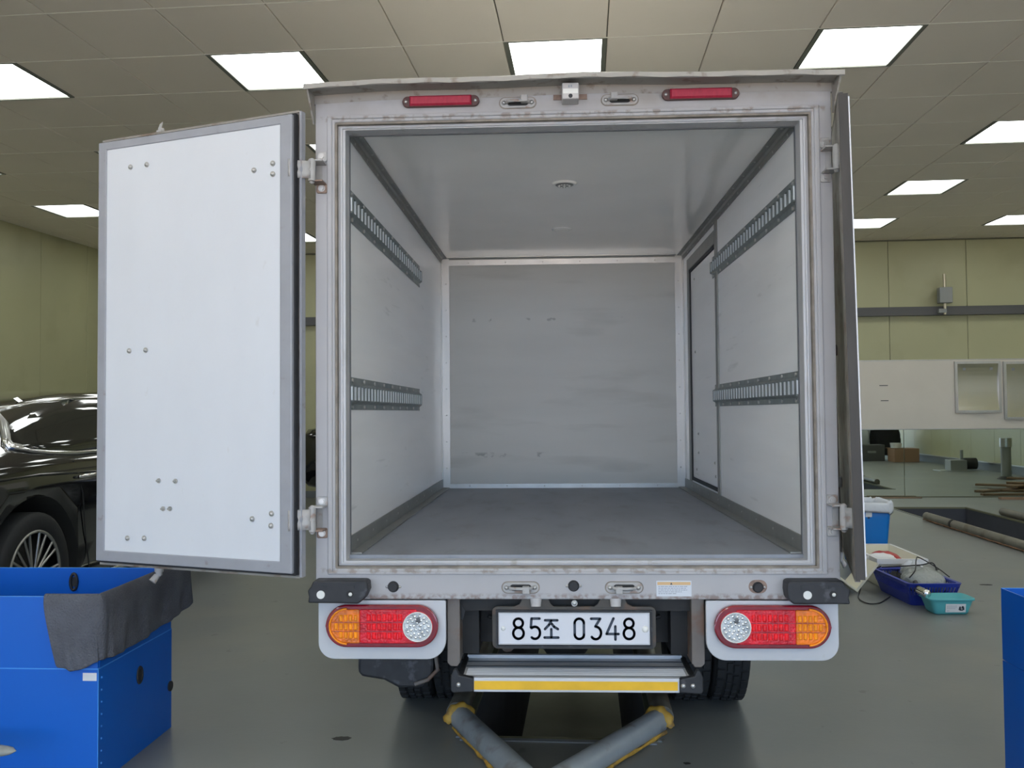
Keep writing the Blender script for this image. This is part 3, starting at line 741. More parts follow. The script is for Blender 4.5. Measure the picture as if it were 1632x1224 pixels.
# left door: direction hinge->free edge points left and slightly away
e = Vector((-0.793, 0.270)).normalized()
dl = rear_door('left rear door swung wide open, white inner panel facing out', (-0.922, -0.100), math.atan2(e.y, e.x), True)
e = Vector((0.255, 0.967)).normalized()
dr = rear_door('right rear door folded back beside the box, seen edge-on', (0.918, -0.135), math.atan2(e.y, e.x), False, edge=m_gasket)
dr.rotation_mode = 'QUATERNION'
q0 = Matrix.Rotation(math.atan2(e.y, e.x), 4, 'Z'); axis = Vector((e.x, e.y, 0))
dr.rotation_quaternion = (Matrix.Rotation(math.radians(0.85), 4, axis) @ q0).to_quaternion() if False else (Matrix.Rotation(math.radians(-0.85), 4, axis) @ q0).to_quaternion()
# lean about the door's foot
dr.location = (0.918, -0.135, 0); dr.scale = (1, 0.62, 1)
o = MB().box(-0.0175, 0.0, 0.006, 0.050, 0.742, 2.278).build('edge_gasket', m_gasket, dr)
MB().box(-0.0185, -0.001, -0.001, 0.0055, 0.752, 2.267).build('flange_lip', m_plate, dr)

# bottom rail fittings
for (x, z, big) in ((-0.607, 0.692, 0), (-0.004, 0.695, 0), (0.601, 0.691, 1)):
    o = MB().cyl((x, -0.004, z), (x, -0.010, z), 0.0135, n=18).cyl((x, 0.0, z), (x, -0.005, z), 0.019, 0.015, n=18).build('rear_sensor', m_rubber, T)
    MB().dome((x-0.022, -0.001, z), (0, -1, 0), 0.005, 0.004).dome((x+0.022, -0.001, z), (0, -1, 0), 0.005, 0.004).build('screw', m_bolt, o)
    if big: MB().prism(stadium(x, z+0.002, 0.030, 0.022, 6), -0.0012, 0.0).build('rust_patch', m_rusty, o)
o = MB().box(0.269, 0.384, -0.0018, 0.0, 0.661, 0.712).build('warning_sticker', m_stick, T)
MB().box(0.272, 0.381, -0.0025, -0.0018, 0.6985, 0.7085).build('orange_header', m_stickor, o)
q = MB().prism([(0.314, 0.700), (0.322, 0.700), (0.318, 0.707)], -0.0030, -0.0025)
q.build('warning_triangle', m_plateink, o)
q = MB()
for k, (a_, b_) in enumerate(((0.275, 0.372), (0.275, 0.366), (0.275, 0.370), (0.275, 0.352), (0.275, 0.335))):
    z = 0.6935-0.0058*k; x = a_
    while x < b_:
        l = random.uniform(0.004, 0.012); q.box(x, min(x+l, b_), -0.0022, -0.0018, z-0.0011, z+0.0011); x += l+0.002
q.build('text_lines', m_stickink, o)
# rubber buffers
def buffer(s_):
    if s_ < 0: poly = [(-0.880, 0.650), (-0.712, 0.648), (-0.692, 0.664), (-0.680, 0.690), (-0.682, 0.716), (-0.690, 0.722), (-0.862, 0.722), (-0.870, 0.704), (-0.881, 0.690), (-0.877, 0.670)]
    else: poly = [(0.880, 0.648), (0.700, 0.648), (0.684, 0.664), (0.680, 0.690), (0.682, 0.716), (0.690, 0.722), (0.858, 0.722), (0.868, 0.706), (0.882, 0.692), (0.876, 0.670)]
    o = MB().prism(poly, -0.062, 0.0).build('rubber_buffer', m_black, T, bevel=0.008)
    q = MB()
    for i in range(2):
        xx = (-0.836, -0.745)[i] if s_ < 0 else (0.744, 0.832)[i]
        q.box(xx-0.02, xx+0.02, -0.0635, -0.06, 0.696, 0.708)
    q.build('moulded_rib', m_black, o)
    xa, xb = (-0.836, -0.740) if s_ < 0 else (0.744, 0.826)
    MB().cyl((xa, -0.062, 0.678), (xa, -0.0655, 0.678), 0.0135, n=24).build('reflector', m_reflw, o)
    MB().cyl((xb, -0.0622, 0.679), (xb, -0.063, 0.679), 0.0125, n=20).build('bolt_recess', m_under, o)
    MB().dome((xb+0.002, -0.0628, 0.679), (0, -1, 0), 0.0065, 0.005).build('recessed_bolt', m_reflw, o)
buffer(-1); buffer(1)
# lamp panels and tail lamps
def lamp_panel(s_):
    x0, x1 = (0.431, 0.862); pts = []
    for (cx_, cz_, r, t0) in ((x1-0.006, 0.640, 0.006, 0), (x0+0.006, 0.640, 0.006, PI/2), (x0+0.065, 0.450+0.065, 0.065, PI), (x1-0.055, 0.450+0.055, 0.055, 1.5*PI)):
        for k in range(9):
            t = t0+PI/2*k/8; pts.append((s_*(cx_+r*math.cos(t)), cz_+r*math.sin(t)))
    o = MB().prism(pts, 0.003, 0.02).build('lamp_panel', m_panelgrey, T, bevel=0.003)
    cx_, cz_ = s_*0.643, 0.565
    L_ = MB().prism(stadium(cx_, cz_, 0.189, 0.0705, 12), -0.020, 0.003).build('tail_lamp', m_reddark, T, bevel=0.008)
    # inner lens fields
    hz, hx = 0.056, 0.172
    # amber field: outer end
    xa = s_*0.716
    pts = [(xa, cz_+hz)]
    for k in range(17):
        t = PI/2-PI*k/16; pts.append((s_*(0.643+hx-hz+hz*math.cos(t)), cz_+hz*math.sin(t)))
    pts.append((xa, cz_-hz))
    MB().prism(pts, -0.026, -0.018).build('amber_lens', m_amber, L_, bevel=0.004)
    MB().box(*sorted((s_*0.525, xa)), -0.026, -0.018, cz_-hz, cz_+hz).build('red_lens', m_redlens, L_, bevel=0.004)
    q = MB().tube([(s_*(0.643+hx-hz+(hz+0.002)*math.cos(PI/2-PI*k/16)), -0.024, cz_+(hz+0.002)*math.sin(PI/2-PI*k/16)) for k in range(17)], 0.0035, 6)
    q.build('amber_rim', m_amberbright, L_)
    # moulded optic cells
    q = MB()
    for i in range(7):
        for j in range(3):
            x = s_*(0.580+0.0175*i); z = cz_+0.030-0.030*j
            if i > 6: continue
            q.cham(x-0.0065, x+0.0065, -0.029, -0.026, z-0.011, z+0.011, 0.003, 1, -1)
    q.build('optic_cells', m_redbright, L_)
    q = MB()
    for i in range(5):
        for j in range(3):
            x = s_*(0.729+0.0165*i); z = cz_+0.028-0.028*j
            if i == 4 and j != 1: continue
            q.cham(x-0.006, x+0.006, -0.029, -0.026, z-0.011, z+0.011, 0.003, 1, -1)
    lab(q.build('optic_cells', m_amberbright, L_), 'bright amber optic cells')
    q = MB()
    for z in (cz_+0.014, cz_-0.016): q.box(*sorted((s_*0.560, s_*0.810)), -0.0265, -0.0255, z-0.0008, z+0.0008)
    q.build('mould_line', m_reddark, L_)
    c = (s_*0.522, -0.024, cz_)
    MB().cyl((c[0], -0.016, c[2]), (c[0], -0.028, c[2]), 0.0505, n=36).build('lens_ring', m_redlens, L_)
    MB().tube([(c[0]+0.0475*math.cos(2*PI*k/32), -0.029, c[2]+0.0475*math.sin(2*PI*k/32)) for k in range(32)], 0.0022, 6, closed=True).build('bright_ring', m_reflw, L_)
    MB().cyl((c[0], -0.026, c[2]), (c[0], -0.0285, c[2]), 0.046, n=32).build('reverse_lens', m_clear, L_)
    q = MB()
    for rr, n in ((0.036, 14), (0.024, 10), (0.012, 5)):
        for k in range(n):
            t = 2*PI*(k+0.3*rr*100)/n; x = c[0]+rr*math.cos(t); z = c[2]+rr*math.sin(t)
            q.dome((x, -0.028, z), (random.uniform(-.5, .5), -1, random.uniform(-.5, .5)), 0.0052, 0.003, 6, 2)
    q.build('facets', m_chrome, L_)
    MB().dome((c[0]+0.002, -0.028, c[2]+0.022), (0, -1, 0), 0.010, 0.004).build('bulb', m_seal, L_)
lamp_panel(-1); lamp_panel(1)
# licence plate
pl = MB().prism(stadium(-0.0045, 0.5525, 0.2505, 0.0525, 4, 0.008), 0.008, 0.012).build('licence_plate', m_plate, T, bevel=0.001)
PS = 0.000585
def pc(x, y): return (-0.255+(x-348)*PS, 0.605-(y-125)*0.000559)
def strokes(lines, wd):
    q = MB()
    for ln in lines:
        p = [Vector((*pc(*a), 0)) for a in ln]
        # ribbon with constant width
        for a, b_ in zip(p[:-1], p[1:]):
            d = (b_-a); 
            if d.length < 1e-7: continue
            d.normalize(); n = Vector((-d.y, d.x, 0))*wd/2
            a2, b2 = a, b_
            q.prism([((a2+n).x, (a2+n).y), ((b2+n).x, (b2+n).y), ((b2-n).x, (b2-n).y), ((a2-n).x, (a2-n).y)], 0.0066, 0.0080)
        for a in p: q.cyl((a.x, 0.0080, a.y), (a.x, 0.0066, a.y), wd/2, n=10, smooth=False)
    return q
def arc(cx_, cy_, rx, ry, t0, t1, n=14):
    return [(cx_+rx*math.cos(math.radians(t0+(t1-t0)*k/n)), cy_+ry*math.sin(math.radians(t0+(t1-t0)*k/n))) for k in range(n+1)]
def g8(x):
    return [arc(x+34, 187, 26, 27, 0, 360, 22), arc(x+34, 247, 30, 33, 0, 360, 22)]
def g0(x): return [arc(x+32, 186, 26, 26, 180, 360) + arc(x+32, 254, 26, 26, 0, 180) + [(x+6, 186)]]
def g5(x): return [[(x+60, 160), (x+14, 160), (x+10, 212)] + arc(x+33, 244, 29, 36, -130, 130, 18)]
def g3(x): return [[(x+6, 160), (x+58, 160), (x+30, 206)] + arc(x+32, 244, 30, 37, -80, 140, 18)]
def g4(x): return [[(x+46, 158), (x+6, 250), (x+74, 250)], [(x+56, 205), (x+56, 283)]]
def gjo(): return [[(613, 170), (683, 170)], [(648, 172), (636, 196), (612, 222)], [(650, 190), (664, 208), (686, 222)], [(648, 222), (648, 270)], [(609, 272), (688, 272)]]
for nm, g in (('plate_digit', g8(427)), ('plate_digit', g5(522)), ('plate_letter', gjo()), ('plate_digit', g0(775)), ('plate_digit', g3(868)), ('plate_digit', g4(955)), ('plate_digit', g8(1054))):
    strokes(g, 0.0084).build(nm, m_plateink, pl)
MB().dome((pc(374, 219)[0], 0.008, pc(374, 219)[1]), (0, -1, 0), 0.008, 0.004).dome((pc(1180, 222)[0], 0.008, pc(1180, 222)[1]), (0, -1, 0), 0.0115, 0.006).build('plate_bolt', m_reflw, pl)
q = MB().ring((-0.2555, 0.2465, 0.4995, 0.6055), (-0.2515, 0.2425, 0.5035, 0.6015), 0.0065, 0.009)
q.build('raised_border', m_panelgrey, pl)
q = MB().prism(stadium(-0.0045, 0.554, 0.272, 0.070, 5, 0.018), 0.012, 0.022)
pts = [(-0.215, 0.618), (-0.185, 0.632), (-0.175, 0.652), (-0.09, 0.652), (-0.08, 0.632), (-0.07, 0.622), (0.06, 0.622), (0.075, 0.632), (0.085, 0.652), (0.165, 0.652), (0.175, 0.632), (0.205, 0.618)]
q.prism(pts, 0.013, 0.021)
br = lab(q.build('plate_bracket', m_bracket, T, bevel=0.002), 'dark rusty licence plate bracket')
MB().ring((-0.264, 0.255, 0.491, 0.614), (-0.258, 0.249, 0.497, 0.608), 0.003, 0.013).build('plate_surround', m_black, br)
for x in (-0.130, 0.135): MB().cyl((x, 0.010, 0.652), (x, 0.006, 0.626), 0.020, 0.017, 16).build('plate_light', m_creamcam, br)
MB().cyl((-0.002, 0.012, 0.638), (-0.002, -0.004, 0.638), 0.010, n=16).dome((-0.002, -0.004, 0.638), (0, -1, 0), 0.008, 0.004).build('lock_knob', m_alu, br)
# folding rear step
st = MB().box(-0.375, 0.375, -0.028, 0.225, 0.385, 0.398).box(-0.336, 0.336, -0.036, -0.024, 0.356, 0.402).build('rear_step', m_steelstep, T, bevel=0.002)
q = MB()
for y, wd in ((-0.002, 0.002), (0.112, 0.006), (0.168, 0.006), (0.100, 0.001)): q.box(-0.373, 0.373, y-wd, y+wd, 0.3975, 0.3990)
q.build('tread_groove', m_groove, st)
q = MB()
for k in range(8): q.box(-0.365, 0.365, 0.012+0.010*k, 0.0145+0.010*k, 0.398, 0.3995)
q.build('tread_rib', m_steelstep, st)
MB().box(-0.334, 0.330, -0.0378, -0.036, 0.364, 0.392).build('yellow_strip', m_yellow, st)
MB().box(-0.38, 0.38, 0.215, 0.235, 0.36, 0.409).build('rear_rail', m_steelstep, st, bevel=0.002)
for s_ in (-1, 1):
    poly = [(0.336, 0.358), (0.405, 0.354), (0.411, 0.362), (0.411, 0.408), (0.402, 0.428), (0.392, 0.432), (0.384, 0.412), (0.336, 0.402)]
    o = MB().prism([(s_*x, z) for (x, z) in poly], -0.044, -0.018).build('end_cap', [m_black], st, bevel=0.004)
    q = MB().box(*sorted((s_*0.376, s_*0.392)), -0.02, 0.23, 0.375, 0.402); q.build('side_rail', m_black, st)
for x in ((-0.385,), (0.347, 0.378)):
    for xx in x: MB().dome((xx, -0.044, 0.381), (0, -1, 0), 0.008, 0.005).build('cap_screw', m_bolt, st)
for s_ in (-1, 1):
    q = MB().prism([(s_*0.387, 0.650), (s_*0.430, 0.650), (s_*0.430, 0.432), (s_*0.418, 0.420), (s_*0.396, 0.420), (s_*0.389, 0.432)], 0.030, 0.052)
    q.box(*sorted((s_*0.387, s_*0.392)), 0.03, 0.14, 0.43, 0.65)
    lab(q.build('step_post', m_post, T, bevel=0.003), 'rust-stained vertical step post')
# torn flap on the left post
MB().add([(-0.385, 0.06, 0.62), (-0.372, 0.06, 0.60), (-0.378, 0.06, 0.575), (-0.386, 0.06, 0.565)], [(0, 1, 2, 3)]).build('torn_flap', m_black, T, solid=0.004)
# chassis
q = MB()
for s_ in (-1, 1): q.box(*sorted((s_*0.33, s_*0.39)), 0.12, 4.3, 0.44, 0.60)
for y in (0.20, 0.75, 1.7, 2.6, 3.4): q.box(-0.33, 0.33, y, y+0.06, 0.46, 0.60)
q.box(-0.80, 0.80, 0.06, 0.10, 0.60, 0.66)
q.build('chassis_frame', m_under, T)
q = MB()
for k in range(5): q.box(-0.85, 0.85, 0.4+0.5*k, 0.46+0.5*k, 0.60, 0.68)
q.build('floor_bearer', m_under, T)
AX = 1.06
q = MB().cyl((-0.60, AX, 0.31), (0.60, AX, 0.31), 0.045).cyl((-0.02, AX-0.13, 0.31), (-0.02, AX+0.16, 0.31), 0.12, 0.08, 20).dome((-0.02, AX-0.13, 0.31), (0, -1, 0), 0.12, 0.05)
q.build('rear_axle', m_under, T)
q = MB()
for s_ in (-1, 1):
    for k in range(4): q.tube([(s_*0.40, AX-0.55+0.1*k, 0.50), (s_*0.40, AX-0.25+0.05*k, 0.40-0.014*k), (s_*0.40, AX, 0.375-0.014*k), (s_*0.40, AX+0.3-0.05*k, 0.41-0.014*k), (s_*0.40, AX+0.55-0.1*k, 0.48)], 0.012, 6)
q.build('leaf_spring', m_under, T)
MB().tube([(-0.24, 0.30, 0.42), (-0.24, 0.8, 0.44), (-0.20, 1.6, 0.42), (-0.2, 2.6, 0.40)], 0.025, 10).build('exhaust_pipe', m_post, T)
MB().cyl((-0.18, 0.26, 0.52), (0.20, 0.28, 0.50), 0.05, n=16).build('cross_tube', m_under, T)
MB().tube([(-0.30, 0.16, 0.56), (-0.2, 0.18, 0.51), (-0.05, 0.18, 0.49), (0.14, 0.18, 0.50), (0.3, 0.16, 0.56)], 0.008, 8).build('wiring_loom', m_cable, T)
MB().box(0.19, 0.27, 0.34, 0.42, 0.46, 0.53).build('bracket_block', m_post, T)
def tyre_mesh(R, wd, rim, blocks):
    prof = [(rim, -wd/2+0.012), (rim+0.02, -wd/2), (R-0.035, -wd/2-0.004), (R-0.012, -wd/2+0.010), (R-0.008, -wd/2+0.022), (R-0.008, wd/2-0.022), (R-0.012, wd/2-0.010), (R-0.035, wd/2+0.004), (rim+0.02, wd/2), (rim, wd/2-0.012)]
    q = MB(); n = 44
    rows = [[(x, r*math.cos(2*PI*k/n), r*math.sin(2*PI*k/n)) for (r, x) in prof] for k in range(n+1)]
    q.grid(rows)
    if blocks:
        nb = 36
        for k in range(nb):
            for (x0, x1, ph) in ((-wd/2+0.006, -wd/2+0.038, 0), (-0.026, -0.002, 0.4), (0.002, 0.026, 0.6), (wd/2-0.038, wd/2-0.006, 0.2)):
                t0 = 2*PI*(k+ph)/nb; t1 = t0+2*PI*0.72/nb; vs = []
                for (r, ins) in ((R-0.010, 0), (R, 0.002)):
                    for (x, t) in ((x0+ins, t0), (x1-ins, t0), (x1-ins, t1), (x0+ins, t1)): vs.append((x, r*math.cos(t), r*math.sin(t)))
                q.add(vs, [(0,1,2,3),(4,5,6,7),(0,1,5,4),(1,2,6,5),(2,3,7,6),(3,0,4,7)])
    return q
proto = None
for x in (-0.672, -0.512, 0.512, 0.672):
    if proto is None:
        proto = tyre_mesh(0.300, 0.145, 0.17, True).build('rear_wheel', m_tyre, T, loc=(x, AX, 0.300))
        q = MB().cyl((-0.05, 0, 0), (0.05, 0, 0), 0.172, n=28).cyl((-0.06, 0, 0), (0.06, 0, 0), 0.07, n=16)
        rimo = q.build('wheel_disc', m_under, proto)
    else:
        c = link_copy(proto, 'rear_wheel', T, (x, AX, 0.300)); link_copy(rimo, 'wheel_disc', c)
for s_ in (-1, 1):
    MB().box(*sorted((s_*0.43, s_*0.78)), AX-0.42, AX-0.40, 0.42, 0.62).build('mud_flap', m_under, T)
# plastic tank under the left lamp panel
q = MB().prism([(-0.82, 0.40), (-0.82, 0.285), (-0.805, 0.268), (-0.72, 0.255), (-0.665, 0.226), (-0.575, 0.226), (-0.560, 0.250), (-0.530, 0.275), (-0.525, 0.40)], 0.42, 0.58)
lab(q.build('under_tank', m_black, T, bevel=0.012), 'black plastic box hanging under the left lamp panel')
MB().tube([(-0.520, 0.41, 0.36), (-0.512, 0.41, 0.30), (-0.55, 0.41, 0.262), (-0.60, 0.41, 0.245)], 0.008, 8).build('tank_strap', m_post, T)
# cab in front of the box (hidden from the back, but there)
q = MB(); secs = []
for (y, zt, ww) in ((2.86, 1.85, 0.80), (3.0, 1.92, 0.83), (3.8, 1.93, 0.83), (4.25, 1.62, 0.82), (4.52, 1.15, 0.81), (4.60, 0.9, 0.80), (4.62, 0.55, 0.78)):
    secs.append([(-ww, y, 0.42), (-ww, y, min(1.1, zt-0.02)), (-ww+0.06, y, zt-0.08), (-ww+0.16, y, zt), (ww-0.16, y, zt), (ww-0.06, y, zt-0.08), (ww, y, min(1.1, zt-0.02)), (ww, y, 0.42)])
q.grid(secs, smooth=False, closed=True); q.add(secs[0], [tuple(range(8))]); q.add(secs[-1], [tuple(range(8))])
cabo = q.build('cab', m_boxside, T, bevel=0.02)
MB().add([(-0.70, 3.90, 1.88), (0.70, 3.90, 1.88), (0.72, 4.46, 1.28), (-0.72, 4.46, 1.28)], [(0, 1, 2, 3)]).build('windscreen', m_glass, cabo, solid=0.05)
for s_ in (-1, 1): MB().box(*sorted((s_*0.815, s_*0.84)), 3.15, 3.95, 1.15, 1.72).build('side_window', m_glass, cabo, bevel=0.01)
for x in (-0.72, 0.72):
    c = link_copy(proto, 'front_wheel', T, (x, 3.75, 0.300)); link_copy(rimo, 'wheel_disc', c)

# ================================================================== CARS
def lerp_tab(tab, y):
    if y <= tab[0][0]: return tab[0][1:]
    for a, b_ in zip(tab[:-1], tab[1:]):
        if y <= b_[0]:
            t = (y-a[0])/(b_[0]-a[0]); t2 = t
            return tuple(p+(q_-p)*t2 for p, q_ in zip(a[1:], b_[1:]))
    return tab[-1][1:]
# y from rear bumper: half width, low z, belt z, roof z, half width at roof
CAR = [(0.00, 0.62, 0.50, 0.70, 0.76, 0.50), (0.04, 0.78, 0.36, 0.90, 0.98, 0.62), (0.14, 0.86, 0.28, 1.00, 1.075, 0.70), (0.35, 0.90, 0.25, 1.02, 1.095, 0.72), (0.70, 0.93, 0.23, 1.03, 1.115, 0.72),
       (1.00, 0.945, 0.21, 1.035, 1.17, 0.70), (1.35, 0.95, 0.20, 1.03, 1.28, 0.66), (1.75, 0.95, 0.20, 1.02, 1.375, 0.63), (2.20, 0.95, 0.20, 1.01, 1.440, 0.62), (2.70, 0.95, 0.20, 1.00, 1.465, 0.62),
       (3.10, 0.95, 0.20, 0.99, 1.445, 0.62), (3.45, 0.95, 0.20, 0.975, 1.36, 0.63), (3.80, 0.945, 0.20, 0.955, 1.18, 0.68), (4.05, 0.94, 0.21, 0.92, 1.02, 0.74), (4.40, 0.92, 0.22, 0.86, 0.95, 0.74),
       (4.75, 0.88, 0.24, 0.78, 0.86, 0.70), (4.95, 0.78, 0.30, 0.68, 0.74, 0.60), (5.02, 0.62, 0.42, 0.60, 0.64, 0.5)]
def car_section(y):
    hw, zl, zb, zr, wt = lerp_tab(CAR, y)
    g = zr-zb
    gl = hw-0.045
    pts = [(0, zl), (hw*0.82, zl), (hw*0.97, zl+0.06), (hw, zl+(zb-zl)*0.35), (hw*0.992, zl+(zb-zl)*0.62), (hw*1.0, zl+(zb-zl)*0.80), (hw*0.985, zl+(zb-zl)*0.95), (gl, zb),
           (gl+(wt-gl)*0.25, zb+g*0.25), (gl+(wt-gl)*0.55, zb+g*0.55), (gl+(wt-gl)*0.85, zb+g*0.82), (wt-0.05, zb+g*0.94), (wt-0.22, zb+g*0.99), (0, zr)]
    return pts
def side_x(y, z):
    p = car_section(y)[6:13]
    for a, b_ in zip(p[:-1], p[1:]):
        if a[1] <= z <= b_[1]: return a[0]+(b_[0]-a[0])*(z-a[1])/max(1e-6, b_[1]-a[1])
    return p[0][0] if z < p[0][1] else p[-1][0]
def make_car(label, loc, rz, group):
    t = thing('car', label, 'car', loc, rz, group)
    ys = [0, 0.04, 0.09, 0.14, 0.24, 0.35, 0.5, 0.7, 0.85, 1.0, 1.17, 1.35, 1.55, 1.75, 1.97, 2.2, 2.45, 2.7, 2.9, 3.1, 3.28, 3.45, 3.62, 3.8, 3.92, 4.05, 4.22, 4.4, 4.58, 4.75, 4.86, 4.95, 5.02]
    q = MB(); rows = []
    for y in ys:
        h_ = car_section(y); rows.append([(x, y, z) for (x, z) in h_] + [(-x, y, z) for (x, z) in h_[-2:0:-1]])
    q.grid(rows, closed=True); q.add(rows[0], [tuple(range(len(rows[0])))]); q.add(rows[-1], [tuple(range(len(rows[0])))])
    body = q.build('body', [m_paint, m_rimdark], t)
    # wheel arches cut into the body
    cut = MB()
    for yc in (1.10, 4.05):
        for s_ in (-1, 1): cut.cyl((s_*0.62, yc, 0.37), (s_*1.05, yc, 0.37), 0.455, n=40)
    co = cut.build('cutter', m_rimdark)
    bo = body.modifiers.new('b', 'BOOLEAN'); bo.object = co; bo.operation = 'DIFFERENCE'; bo.solver = 'EXACT'
    co.parent = t
    bpy.context.view_layer.update()
    dg = bpy.context.evaluated_depsgraph_get(); me = bpy.data.meshes.new_from_object(body.evaluated_get(dg))
    body.modifiers.clear(); body.data = me
    for m_ in (m_paint, m_rimdark):
        if m_.name not in [x.name for x in me.materials if x]: me.materials.append(m_)
    bpy.data.objects.remove(co)
    for s_ in (1, -1):
        low = [(1.04, 1.105), (1.16, 1.077), (1.32, 1.06), (1.6, 1.045), (1.95, 1.045), (2.5, 1.04), (3.0, 1.03), (3.42, 1.02), (3.68, 1.01)]
        top = [(1.06, 1.128), (1.24, 1.225), (1.49, 1.315), (1.78, 1.362), (2.1, 1.392), (2.6, 1.405), (2.95, 1.385), (3.25, 1.31), (3.68, 1.04)]
        r_ = []
        for (a, b_) in zip(low, top):
            col = []
            for k in range(5):
                y = a[0]+(b_[0]-a[0])*k/4; z = a[1]+(b_[1]-a[1])*k/4; col.append((s_*(side_x(y, z)+0.006), y, z))
            r_.append(col)
        gl = MB().grid(r_).build('side_glass', m_glass, t, solid=0.006)
        loop = low + top[::-1]
        tp = [(s_*(side_x(y, z)+0.012), y, z) for (y, z) in loop]
        lab(MB().tube(tp, [0.022 if p[1] < 1.12 else 0.013 for p in tp], 8, closed=True).build('window_trim', m_chrome, t), 'bright chrome window surround')
        # wide rear corner piece
        MB().tube([(s_*(side_x(y, z)+0.014), y, z) for (y, z) in ((1.12, 1.095), (1.06, 1.108), (1.075, 1.135), (1.25, 1.228), (1.37, 1.275), (1.50, 1.318))], [0.02, 0.022, 0.024, 0.024, 0.022, 0.014], 8).build('quarter_trim', m_rim, t)
        for yy in (1.78, 2.62): MB().add([(s_*(side_x(yy+dy, z)+0.014), yy+dy, z) for (dy, z) in ((-0.03, 1.045), (0.03, 1.045), (0.0, 1.395), (-0.05, 1.385))], [(0, 1, 2, 3)]).build('window_pillar', m_paint, t, solid=0.005)
        for yy in (1.66, 2.72):
            xx = side_x(yy, 0.9); q = MB().tube([(s_*(0.945), yy-0.10, 0.90), (s_*(0.985), yy-0.08, 0.905), (s_*0.985, yy+0.08, 0.912), (s_*0.945, yy+0.10, 0.91)], 0.012, 8)
            q.build('door_handle', m_chrome, t)
        q = MB()
        for yy, tilt in ((1.62, -0.10), (2.62, 0.0), (3.62, 0.12)): q.tube([(s_*0.9525, yy+0.06, 0.30), (s_*0.9535, yy, 0.55), (s_*0.952, yy+tilt*0.3, 0.80), (s_*(side_x(yy+tilt, 1.0)+0.003), yy+tilt, 1.0)], 0.004, 5)
        stuff(q.build('door_gap', m_rimdark, t))
        MB().tube([(s_*0.957, 1.62, 0.27), (s_*0.957, 2.5, 0.26), (s_*0.957, 3.55, 0.27)], 0.018, 8).build('sill_trim', m_chrome, t)
        MB().tube([(s_*0.93, 0.30, 0.93), (s_*0.955, 1.1, 0.945), (s_*0.957, 2.4, 0.90), (s_*0.955, 3.6, 0.86)], 0.006, 6).build('body_crease', m_paint, t)
    q = MB().box(-0.70, 0.70, 0.02, 0.06, 0.82, 0.90); q.build('tail_light_bar', m_reddark, t, bevel=0.01)
    q = MB().tube([(-0.84, 0.13, 0.62), (-0.72, 0.02, 0.62), (0, -0.01, 0.62), (0.72, 0.02, 0.62), (0.84, 0.13, 0.62), (0.9, 0.4, 0.625)], 0.010, 8); q.build('bumper_trim', m_chrome, t)
    q = MB().tube([(0.935, 0.62, 0.62), (0.90, 0.30, 0.62), (0.84, 0.10, 0.62)], 0.010, 8)
    # wheels
    base = None
    for yc in (1.10, 4.05):
        for s_ in (1, -1):
            if base is None:
                base = tyre_mesh(0.370, 0.255, 0.262, False).build('wheel', m_tyre, t, loc=(0.82, yc, 0.371))
                MB().cyl((0.0, 0, 0), (0.05, 0, 0), 0.262, n=32).build('rim_shadow', m_rimdark, base)
                q = MB()
                q.tube([(0.115, 0.255*math.cos(2*PI*k/40), 0.255*math.sin(2*PI*k/40)) for k in range(40)], 0.010, 6, closed=True)
                for k in range(10):
                    for dt in (-0.10, 0.13):
                        t0 = 2*PI*k/10; a = (0.105, 0.05*math.cos(t0), 0.05*math.sin(t0)); b_ = (0.112, 0.25*math.cos(t0+dt*(1 if k % 2 else -1.2)), 0.25*math.sin(t0+dt*(1 if k % 2 else -1.2)))
                        q.tube([a, b_], 0.0085, 5)
                q.cyl((0.08, 0, 0), (0.118, 0, 0), 0.055, n=16)
                rimc = q.build('rim', m_rim, base)
                kids = list(base.children)
            else:
                c = link_copy(base, 'wheel', t, (s_*0.82, yc, 0.371), (0, 0, 0 if s_ > 0 else PI))
                for k_ in kids: link_copy(k_, k_.name.split('.')[0], c)
    return t
# the near car: right rear wheel centre at x=-2.95, y=1.86, nose away from the camera
make_car('glossy black car at the left edge, behind the blue crate and open door', (-3.89, 0.80, 0), math.radians(1.0), 'black cars in the hall')
make_car('black car far behind, seen in the gap between left door and truck', (-3.53, 9.9, 0), math.radians(-93), 'black cars in the hall')

